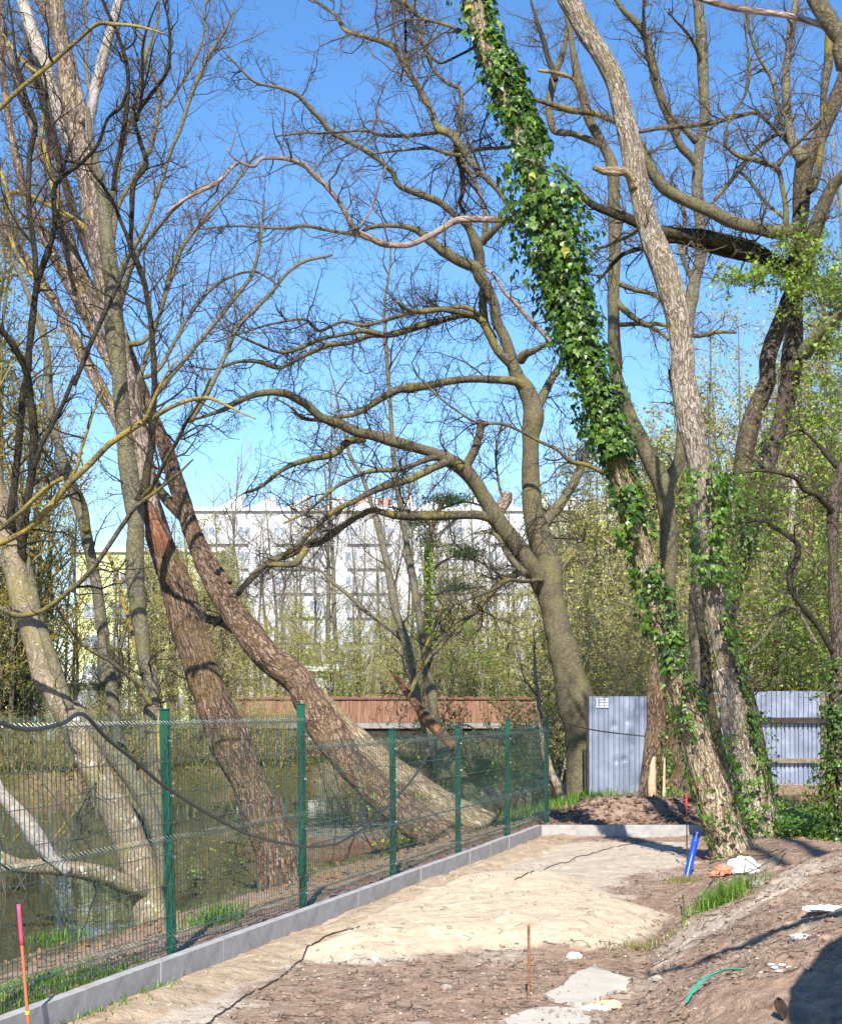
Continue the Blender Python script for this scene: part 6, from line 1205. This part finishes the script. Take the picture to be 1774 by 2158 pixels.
tuft('grass', 'green ground cover on the far bank', 'grass', sp, 200, .22, M_GRASSO, 10, .014, kind='stuff')
p = g(1395, 1678); tuft('weeds', 'green weeds at the foot of the split stump and the pale stake', 'weeds', [(p[0]-.15, 26.0, .5, .4), (p[0]+.5, 26.1, .5, .4)], 260, .22, M_GRASS, 12, .012)
# brambles and dead stems on the river bank beyond the fence
rg = random.Random(77); out = []
for _ in range(70):
    Y = rg.uniform(20, 44); X = float(xk(Y))-rg.uniform(3.0, 4.8); P = [(X, Y, gz(X, Y)-.05)]; d = _n((rg.gauss(0, .5)-.3, rg.gauss(0, .5), 1.2))
    for k in range(6): d = _n((d[0]+rg.gauss(0, .15), d[1]+rg.gauss(0, .15), d[2]-.12)); q_ = P[-1]; P.append(tuple(q_[j]+d[j]*.26 for j in range(3)))
    R = [.009*(1-.12*k) for k in range(7)]; out.append((0, P, R)); grow(P, R, out, rg, 1, TW_MAIN, .2)
r = thing('bramble_thicket', 'tangle of brambles and dead stems on the bank behind the fence', 'shrub', (float(xk(30))-4, 30, -1)); twig_mesh('stems', out, M_TWIG, r)
leafy('leaves', out, 1, .05, M_FRESH, r, np.random.RandomState(8), 1, SH_HAND, .04, .7)
# hazel-like leafing shrub under the forked tree
def shrub(name, label, x, Y, H, n, seed, mat, lm, ls, per=2, spreadx=1.2, z=None):
    rg = random.Random(seed); out = []; X0 = (x*1.0219-887)/F*Y
    for _ in range(n):
        X = X0+rg.gauss(0, .35)*spreadx; y_ = Y+rg.gauss(0, .4); P = [(X, y_, (gz(X, y_) if z is None else z)-.1)]; d = _n((rg.gauss(0, .35)*spreadx, rg.gauss(0, .35), 1))
        for k in range(7): d = _n((d[0]*1.05+rg.gauss(0, .07), d[1]+rg.gauss(0, .07), d[2]-.02)); q_ = P[-1]; P.append(tuple(q_[j]+d[j]*H/7 for j in range(3)))
        R = [.016*(1-.12*k) for k in range(8)]; out.append((0, P, R)); grow(P, R, out, rg, 0, [(.22, .4, 1.2, .009, .22, .1), (.18, .2, .6, .006, .3, .03), (.14, .1, .3, .0045, .3, 0)], .2)
    r = thing(name, label, 'shrub', (X0, Y, 0)); twig_mesh('stems', out, mat, r)
    if lm: leafy('leaves', out, per, ls, lm, r, np.random.RandomState(seed), 1, SH_LEAF, .05)
    return r
shrub('leafing_shrub', 'fresh green leafing shrub between the bridge and the fourth fence post', 1010, 38, 3.4, 9, 201, M_TWIG, M_FRESH, .075, 2, 1.6)
shrub('leafing_shrub', 'sparse leafing shrub left of the corrugated sheet', 1150, 33.5, 2.6, 6, 202, M_TWIG, M_FRESH, .06, 1, 1.6)
shrub('twiggy_shrub', 'tangled bare shrub on the water edge behind the first mesh panel', 60, 22, 2.4, 8, 203, M_TWIG, None, 0, 1, 1.6, -1.05)
shrub('twiggy_shrub', 'tangled bare shrub at the foot of the massive leaning tree', 760, 33, 2.2, 8, 204, M_TWIGD, None, 0, 1, 1.8, -1.0)
shrub('leafing_shrub', 'golden leaved shrub low at the left edge behind the mesh', -10, 26, 3.6, 9, 205, M_TWIGY, M_WILLOW, .05, 2, 1.3, -1.05)

# ================================================================== SITE BITS
M_RUST = flat('rusty_steel', (.16, .06, .03), (.36, .17, .08), 40, .85)
M_PINK = flat('pink_marker_paint', (.75, .05, .16), (.80, .10, .20), 3, .6)
M_ORNG = flat('orange_rust_paint', (.55, .14, .05), (.40, .16, .07), 30, .8)
M_YTAPE = flat('yellow_tape', (.75, .62, .05), (.65, .5, .05), 20, .5)
def rod(root, name, a, b, r, mat, ribs=False, k=8):
    a = np.array(a, float); b = np.array(b, float); n = max(2, int(np.linalg.norm(b-a)/.012)) if ribs else 6; t = np.linspace(0, 1, n)[:, None]; P = a+(b-a)*t
    R = np.full(n, r); 
    if ribs: R = R*np.where(np.arange(n) % 2, 1.16, .92)
    mb = MB(); mb.tube(P, R, k); return adopt(mb.build(name, mat), root)
def pos(x, y, Y, f=1.0219): return np.array(W(x*f, y*f, Y))
# red topped stake in front of the first kerb
Ys = 8.12; a = pos(38, 1866, Ys); b = pos(59, 2122, Ys); r = thing('marker_stake', 'pink topped steel stake standing against the kerb at the lower left', 'stake', tuple(b))
m1 = a+(b-a)*.33; m2 = a+(b-a)*.86
rod(r, 'painted_top', a, m1, .0095, M_PINK); rod(r, 'rod', m1, b+(b-a)*.3, .0085, M_ORNG, True); rod(r, 'tape', m2, m2+(b-a)*.03, .0125, M_YTAPE)
a = pos(1090, 1908, 9.6); b = pos(1090, 2110, 9.6); r = thing('rebar_rod', 'rusty ribbed steel rod standing upright in the brown dirt at the bottom', 'rod', tuple(b))
rod(r, 'rod', a, b+np.array([0, 0, -.25]), .0085, M_RUST, True); m1 = a+(b-a)*.93; rod(r, 'tape', m1, m1+(b-a)*.05, .0125, M_YTAPE)
Yt = 17.4; a = pos(1415, 1636, Yt); b = pos(1417, 1790, Yt); r = thing('survey_rod', 'thin dark rod with a red top behind the blue pipe', 'rod', tuple(b))
rod(r, 'rod', a+(b-a)*.2, b+np.array([0, 0, -.2]), .007, M_DARK); m1 = a+(b-a)*.0
mb = MB(); P = np.array([a, a+(b-a)*.12, a+(b-a)*.26]); mb.tube(P, [.006, .014, .008], 8); adopt(mb.build('red_top', flat('red_paint', (.42, .03, .03), (.55, .07, .05), 20, .7)), r)
# blue pipe, hollow
Yp = 16.6; a = pos(1437, 1719, Yp); b = pos(1411, 1812, Yp-.2); b[2] -= .1; r = thing('water_pipe', 'short blue plastic pipe sticking out of the ground at a slant', 'pipe', tuple(b))
d = (b-a)/np.linalg.norm(b-a); mb = MB(); P = [a+d*t for t in (0, .02, .08, .085, .10, .105, .3, .5, .7)]; R = [.036, .036, .036, .0385, .0385, .036, .036, .0355, .035]; V, Fc, uv = tube_geo(np.array(P), np.array(R), 20, False); mb.add(V, Fc)
V, Fc, uv = tube_geo(np.array([a+d*.001, a+d*.18]), np.array([.031, .031]), 20, False); mb.add(V, [Fc[0][:, ::-1]])
th = np.arange(20)/20*2*np.pi
adopt(mb.build('pipe', flat('blue_polyethylene', (.005, .05, .42), (.008, .08, .55), 4, .35, .5)), r)
mb = MB(); mb.tube([a+d*.005, a+d*.055], [.0375, .0375], 20, cap=False); adopt(mb.build('collar', flat('dark_blue_collar', (.003, .012, .07), (.005, .02, .1), 4, .4)), r)
# crumpled plastic bag, white with an orange corner
def crumple(root, name, c, sx, sy, sz, mat, seed, amp=.35, tag_=None):
    n, m = 56, 34; u = np.linspace(0, 2*np.pi, n, endpoint=False); v = np.linspace(.02, np.pi-.02, m); U, Vv = np.meshgrid(u, v)
    x, y, z = np.sin(Vv)*np.cos(U), np.sin(Vv)*np.sin(U), np.cos(Vv)
    rd = 1+amp*(1-2*np.abs(2*vnoise(x*2.2+seed, y*2.2, z*2.2, seed)-1))*.6+amp*.45*(1-2*np.abs(2*vnoise(x*4.3+seed+z, y*4.3-z, z*4.3+x, seed+1)-1))
    V = np.stack([x*rd*sx+c[0], y*rd*sy+c[1], np.maximum(z*rd*sz, -sz*.5)+c[2]], -1).reshape(-1, 3)
    i = np.arange(m-1)[:, None]*n; j = np.arange(n)[None, :]; j2 = (j+1) % n
    f = np.stack([i+j, i+n+j, i+n+j2, i+j2], -1).reshape(-1, 4)
    o = mesh_obj(name, V, [f, np.arange(n)[None, ::-1].copy()*1, (np.arange(n)+(m-1)*n)[None, :]], mat, smooth=False)
    return adopt(o, root) if root is not None else o
M_PLAST = flat('white_plastic', (.62, .62, .62), (.80, .80, .79), 12, .4, .5)
M_OPL = flat('orange_plastic', (.62, .15, .08), (.72, .28, .17), 12, .4, .5)
p = np.array(g(1535, 1805)); r = thing('plastic_bag', 'crumpled white plastic bag with an orange corner on the brown slope', 'bag', tuple(p))
crumple(r, 'bag', p+np.array([.0, .05, .06]), .14, .12, .10, M_PLAST, 3); crumple(r, 'orange_corner', p+np.array([-.21, .0, .045]), .09, .07, .055, M_OPL, 4, .22); crumple(r, 'orange_tip', p+np.array([-.29, -.06, .01]), .07, .045, .03, M_OPL, 5, .22)
p = np.array(g(1252, 2082)); r = thing('crumpled_wrapper', 'crumpled orange and white wrapper on the pale slab', 'wrapper', tuple(p))
crumple(r, 'orange_part', p+np.array([0, .02, .02]), .07, .05, .022, flat('pale_orange_paper', (.75, .36, .18), (.85, .55, .35), 14, .7), 7, .6); crumple(r, 'white_part', p+np.array([-.07, -.06, .015]), .06, .03, .018, M_PLAST, 8, .6)
M_CHALK = flat('white_rubble', (.55, .54, .52), (.80, .79, .77), 14, .9)
M_STONE = flat('grey_stone', (.22, .19, .16), (.42, .38, .33), 8, .9, bd=.01)
def stone(c, s, mat, seed, label, name='rubble_lump', cat='stone', sq=1.0, group=None):
    o = crumple(None, name, (c[0], c[1], c[2]+s*.35), s*1.1, s, s*.7*sq, mat, seed, .28); tag(o, label, cat, group); return o
stone(g(1184, 1978), .042, M_CHALK, 1, 'white rubble lump on the brown dirt right of the rusty rod'); stone(g(771, 1984), .022, M_CHALK, 2, 'small white rubble bit at the lower edge of the sand, middle'); stone(g(757, 1983), .020, M_STONE, 12, 'small brown stone touching the white rubble bit at the sand edge')
stone(g(1355, 2022), .028, M_STONE, 3, 'grey pebble at the foot of the slope above the green strip', 'pebble'); stone(g(1564, 1830), .04, M_STONE, 4, 'pale stone lying right of the grass tuft on the slope', 'pebble')
for i, (x, y) in enumerate(((1598, 2008), (1612, 2003), (1606, 2013), (1625, 2001), (1590, 1998), (1645, 2000))): stone(g(x, y), .016, M_CHALK, 20+i, 'small white chip in the scatter on the slope above the dark leaf', 'white_chip', 'stone', .6, 'white chips on the slope')
stone(g(920, 2040), .028, M_STONE, 33, 'brown clod lying in the dirt below the sand, centre', 'soil_clod'); stone(g(870, 2125), .05, M_STONE, 34, 'flat grey stone at the bottom edge left of the rusty rod', 'stone', 'stone', .4)
p = g(1700, 1880); o = crumple(None, 'plastic_film', (p[0], p[1], p[2]+.01), .10, .06, .02, M_PLAST, 9, .5); tag(o, 'flattened white plastic film half buried near the right edge', 'film')
p = g(1655, 1935); r = None
out = []; rgp = random.Random(4)
for _ in range(9):
    P = []; a0 = rgp.uniform(0, 6.28); rr = rgp.uniform(.04, .08)
    for k in range(8): P.append((p[0]+math.cos(a0+k*.55)*rr, p[1]+math.sin(a0+k*.55)*rr*1.3, p[2]+.012+.012*math.sin(k*1.3+a0)))
    out.append((P, [.0035]*8))
V, Fc = tubes_batch(out, 4); tag(mesh_obj('plastic_shreds', V, Fc, M_PLAST), 'loop of white plastic shreds on the slope below the film', 'litter')
# green strip
q4 = [(1414, 2082), (1432, 2062), (1455, 2042), (1480, 2026), (1508, 2016), (1533, 2011)]; P = np.array([g(x, y) for x, y in q4]); P[:, 2] = ground_h(P[:, 0], P[:, 1], False)+np.array([.03, .04, .055, .055, .04, .025]); P[:, 1] = np.poly1d(np.polyfit(P[:, 0], P[:, 1], 2))(P[:, 0]); P[:, 2] = np.poly1d(np.polyfit(P[:, 0], P[:, 2], 2))(P[:, 0])
P, _ = catmull(P, np.ones(len(P)), .02); n = len(P); T = np.gradient(P, axis=0); T /= np.linalg.norm(T, axis=1)[:, None]; S_ = np.cross(T, [0, 0, 1.]); wd = .014*np.sin(np.linspace(.12, 3.0, n))**.4
V = np.concatenate([P-S_*wd[:, None]+[0, 0, .004], P+[0, 0, -.004]+0*P, P+S_*wd[:, None]+[0, 0, .006]]); i = np.arange(n-1)[:, None]
f = np.concatenate([i+np.array([[0, 1, n+1, n]]), i+np.array([[n, n+1, 2*n+1, 2*n]])]); o = mesh_obj('hose_strip', V, [f], flat('teal_hose', (.02, .30, .20), (.05, .42, .30), 20, .5, .4)); o.modifiers.new('t', 'SOLIDIFY').thickness = .003
tag(o, 'curved teal green strip of cut hose lying on the slope', 'hose')
# dark dry leaf standing in the slope
p = np.array(g(1613, 2098)); n = 12; t = np.linspace(0, 1, n); wd = .030*np.sin(np.pi*t**.75); Pm = np.stack([p[0]-.02+.03*t, p[1]+0*t, p[2]+.11*(1-t)-.02], 1)
V = np.concatenate([Pm-np.array([1., 0, 0])*wd[:, None]+np.stack([0*t, -.02*np.sin(t*3), 0*t], 1), Pm+np.array([0, .012, 0]), Pm+np.array([1., 0, 0])*wd[:, None]]); i = np.arange(n-1)[:, None]
f = np.concatenate([i+np.array([[0, 1, n+1, n]]), i+np.array([[n, n+1, 2*n+1, 2*n]])]); o = mesh_obj('dry_leaf', V, [f], flat('dark_brown_leaf', (.02, .014, .010), (.05, .035, .026), 20)); o.modifiers.new('t', 'SOLIDIFY').thickness = .003
tag(o, 'large dark curled leaf stuck upright in the slope at the lower right', 'leaf')
# pale slab pieces
M_SLAB = flat('pale_screed_slab', (.42, .38, .32), (.54, .50, .43), 4, .95, bd=.004)
def slab(label, pts, th_, name='concrete_slab'):
    G = [g(x, y) for x, y in pts]; z = max(q_[2] for q_ in G)-.006; G = [(q_[0], q_[1]) for q_ in G]; n = len(G)
    # roughen the outline
    O = []; rg = random.Random(n)
    for i in range(n):
        a, b = np.array(G[i]), np.array(G[(i+1) % n]); m = max(1, int(np.linalg.norm(b-a)/.04))
        for k in range(m): O.append(a+(b-a)*k/m+np.array([rg.gauss(0, .006), rg.gauss(0, .008)]))
    O = np.array(O); n = len(O); V = np.concatenate([np.c_[O, np.full(n, z+th_)], np.c_[O*1.0, np.full(n, z-.05)]])
    i = np.arange(n)[:, None]; j = (i+1) % n; ar = sum(O[k][0]*O[(k+1) % n][1]-O[(k+1) % n][0]*O[k][1] for k in range(n))
    o = mesh_obj(name, V, [np.arange(n)[None, ::(1 if ar > 0 else -1)].copy(), np.concatenate([i, i+n, j+n, j], 1)], M_SLAB, smooth=False); tag(o, label, 'slab'); return o
slab('large pale flat slab fragment with a pointed end, lower right of the rusty rod', [(1124, 2058), (1160, 2040), (1188, 2012), (1222, 2000), (1296, 2026), (1290, 2046), (1262, 2052), (1240, 2062), (1200, 2078), (1158, 2072), (1128, 2064)], .012)
slab('pale slab fragment at the very bottom edge beside the rusty rod', [(1056, 2100), (1080, 2092), (1110, 2084), (1150, 2084), (1200, 2086), (1216, 2104), (1216, 2170), (1060, 2170), (1040, 2112)], .016)
# planks by the stump, sticks on the slope
Yk = 25.9; a = pos(1370, 1564, Yk); b = pos(1368, 1656, Yk); r = None
mb = MB(); w0 = .032; mb.add(np.array([(a[0]-.012, Yk, a[2]), (a[0]+.012, Yk, a[2]), (b[0]+w0, Yk, b[2]-.3), (b[0]-w0, Yk, b[2]-.3), (a[0]-.012, Yk+.02, a[2]), (a[0]+.012, Yk+.02, a[2]), (b[0]+w0, Yk+.02, b[2]-.3), (b[0]-w0, Yk+.02, b[2]-.3)]), [np.array([(0, 3, 2, 1), (4, 5, 6, 7), (0, 1, 5, 4), (1, 2, 6, 5), (2, 3, 7, 6), (3, 0, 4, 7)])])
tag(mb.build('wooden_stake', M_NEWW, smooth=False), 'pale pointed wooden stake between the split stump and the ivy tree', 'stake')
def stick(label, reg, pts, r0, mat, lift=.015, name='fallen_stick', group=None):
    P = []
    for i, (x, y, *l) in enumerate(pts):
        q_ = g(x, y, reg); P.append((q_[0], q_[1], q_[2]+(l[0] if l else lift)))
    P, R = catmull(P, np.linspace(r0, r0*.45, len(P)), .05); mb = MB(); mb.tube(P, R, 7); o = mb.build(name, mat); tag(o, label, 'stick', group); return o
stick('dark red brown stick lying across the white plastic bag', '9', [(680, 975, .05), (760, 995, .12), (900, 1003, .16), (1050, 1018, .05)], .011, M_DEAD)
stick('long thin bent stick running down the slope from the bag to the sand', '9', [(1180, 880, .06), (1040, 920, .06), (870, 975, .14), (780, 1020, .06), (690, 1100, .03), (640, 1190, .03), (560, 1250, .02), (480, 1290, .02)], .008, M_BRANCH)
stick('thin forked stick lying above the grass tuft', '9', [(1240, 870, .05), (1020, 1030, .06), (860, 1060, .05), (740, 1130, .03), (660, 1180, .02)], .006, M_BRANCH)
stick('short stick poking out at the foot of the slope', '9', [(480, 1260, .10), (490, 1330, .05), (470, 1400, .01)], .007, M_BRANCH)
stick('pale barkless root on the slope under the grass tuft', '9', [(880, 1285, .0), (760, 1310, .0), (640, 1340, .0), (540, 1370, -.01)], .02, M_DEAD)
# cords in the sand
def cord(label, pts, r0=.004):
    P = [np.array(g(x, y))+[0, 0, .006] for x, y in pts]; P, R = catmull(P, np.full(len(P), r0), .05)
    P[:, 2] = ground_h(P[:, 0], P[:, 1])+.006; mb = MB(); mb.tube(P, R, 6); tag(mb.build('cord', M_RUBBER), label, 'cord')
cord('thin dark cord lying across the sand at the lower left', [(425, 2118), (470, 2085), (520, 2050), (560, 2030), (600, 2003), (628, 1972), (655, 1945), (690, 1928), (742, 1914)], .0055)
cord('thin dark cord lying across the far end of the sand', [(1062, 1817), (1095, 1800), (1130, 1790), (1180, 1775), (1235, 1757), (1290, 1745), (1330, 1738)], .005)
# litter scattered on the ground: grit, dead stems, leaves
rs = np.random.RandomState(77)
def grit(name, label, n, box, smin, smax, mat, seed, cond):
    rs = np.random.RandomState(seed); X = rs.uniform(box[0], box[1], n)*1.0; Y = box[2]*(box[3]/box[2])**rs.rand(n); X = X*Y/10
    k = cond(X, Y); X, Y = X[k], Y[k]; n = len(X); s = smin+(smax-smin)*rs.rand(n)**3.5
    Z = ground_h(X, Y)+s*.2
    base = np.array([(1, 0, 0), (-1, 0, 0), (0, 1, 0), (0, -1, 0), (0, 0, .7), (0, 0, -.7)]); V = base[None]*(.7+.6*rs.rand(n, 6, 1))
    a = rs.rand(n)*6.28; c_, s_ = np.cos(a), np.sin(a); Rm = np.zeros((n, 3, 3)); Rm[:, 0, 0] = c_; Rm[:, 0, 1] = -s_; Rm[:, 1, 0] = s_; Rm[:, 1, 1] = c_; Rm[:, 2, 2] = 1
    V = np.einsum('nij,nkj->nki', Rm, V)*s[:, None, None]+np.stack([X, Y, Z], 1)[:, None, :]
    T_ = np.array([(0, 2, 4), (2, 1, 4), (1, 3, 4), (3, 0, 4), (2, 0, 5), (1, 2, 5), (3, 1, 5), (0, 3, 5)]); Fc = (np.arange(n)[:, None, None]*6+T_[None]).reshape(-1, 3)
    o = mesh_obj(name, V.reshape(-1, 3), [Fc], mat, smooth=False); tag(o, label, 'debris', kind='stuff')
site = lambda X, Y: (xk(Y)-X < -.1) & (Y < 21.3)
dirt = lambda X, Y: site(X, Y) & (poly_sd(X, Y, PALE) < .05)
grit('soil_clods', 'small brown soil clods strewn over the dirt', 15000, (-1.6, 2.9, 8.2, 21), .003, .026, flat('clod_soil', (.13, .085, .06), (.30, .22, .165), 9, .95), 1, dirt)
grit('pale_grit', 'pale grit and chips strewn over the site', 2600, (-1.6, 2.9, 8.2, 20), .002, .013, flat('grit', (.42, .37, .31), (.66, .61, .54), 9, .95), 2, site)
grit('pile_clods', 'dark clods on the dirt pile behind the short kerb', 3500, (.7, 2.3, 22, 26.5), .006, .06, flat('dark_clod', (.06, .036, .026), (.19, .12, .09), 7, .95), 3, lambda X, Y: (X > 1.6))
grit('bank_gravel', 'dark gravel and clods on the bank strip behind the kerb', 6000, (-4.5, .9, 9, 22), .003, .022, flat('bank_gravel_mat', (.06, .045, .035), (.24, .20, .17), 9, .95), 4, lambda X, Y: (xk(Y)-X > .1) & (xk(Y)-X < 3))
def stems(name, label, n, seed, cond, mat, lo, hi, r0, box):
    rs = np.random.RandomState(seed); rg = random.Random(seed); out = []
    X = rs.uniform(box[0], box[1], n); Y = box[2]*(box[3]/box[2])**rs.rand(n); X = X*Y/10; k = cond(X, Y); X, Y = X[k], Y[k]; L = lo+(hi-lo)*rs.rand(len(X))**2; A_ = rs.rand(len(X))*6.28; m = 6
    cur = rs.normal(size=len(X))*.5; PX = np.zeros((len(X), m)); PY = PX.copy(); x, y, a = X.copy(), Y.copy(), A_.copy()
    for i in range(m): PX[:, i] = x; PY[:, i] = y; x = x+np.cos(a)*L/m; y = y+np.sin(a)*L/m; a = a+cur+rs.normal(size=len(X))*.3
    PZ = ground_h(PX, PY)+.004+.02*rs.rand(*PX.shape)**3; P = np.stack([PX, PY, PZ], -1)
    V, Fc = tubes_batch([(P[i], np.full(m, r0*(.5+rs.rand()))) for i in range(len(P))], 4); o = mesh_obj(name, V, Fc, mat); tag(o, label, 'debris', kind='stuff')
stems('dead_stems', 'thin dead roots and stems littering the brown dirt', 1500, 5, dirt, M_TWIG, .04, .35, .0022, (-1.6, 2.9, 8.2, 21))
stems('pale_stems', 'bleached straw and roots on the dirt and sand', 1300, 6, site, M_TWIGP, .03, .22, .0018, (-1.6, 2.9, 8.2, 20))
stems('bank_stems', 'dead stems and twigs on the bank strip behind the fence', 1500, 7, lambda X, Y: (xk(Y)-X > .1) & (xk(Y)-X < 3.6), M_TWIG, .06, .5, .004, (-4.5, 2.4, 9, 40))
# leaf litter on the banks
ground_leaves('leaf_litter', 'brown leaf litter on the near bank', 'leaf litter', (-4, 9, 14, 44), 12000, .06, flat('dead_leaf', (.13, .075, .04), (.28, .17, .09), 30), 31, .02, .0, shape=SH_LEAF*np.array([1.5, 1]), cond=lambda X, Y: ((xk(Y)-X > .2) | (Y > 21.8)) & (X > xk(Y)-4))
ground_leaves('leaf_litter', 'reddish brown leaf litter on the far bank', 'leaf litter', (-16, 2, 48, 66), 7000, .10, flat('dead_leaf_red', (.16, .075, .04), (.34, .17, .10), 30), 32, .05, .0, shape=SH_LEAF*np.array([1.5, 1]))
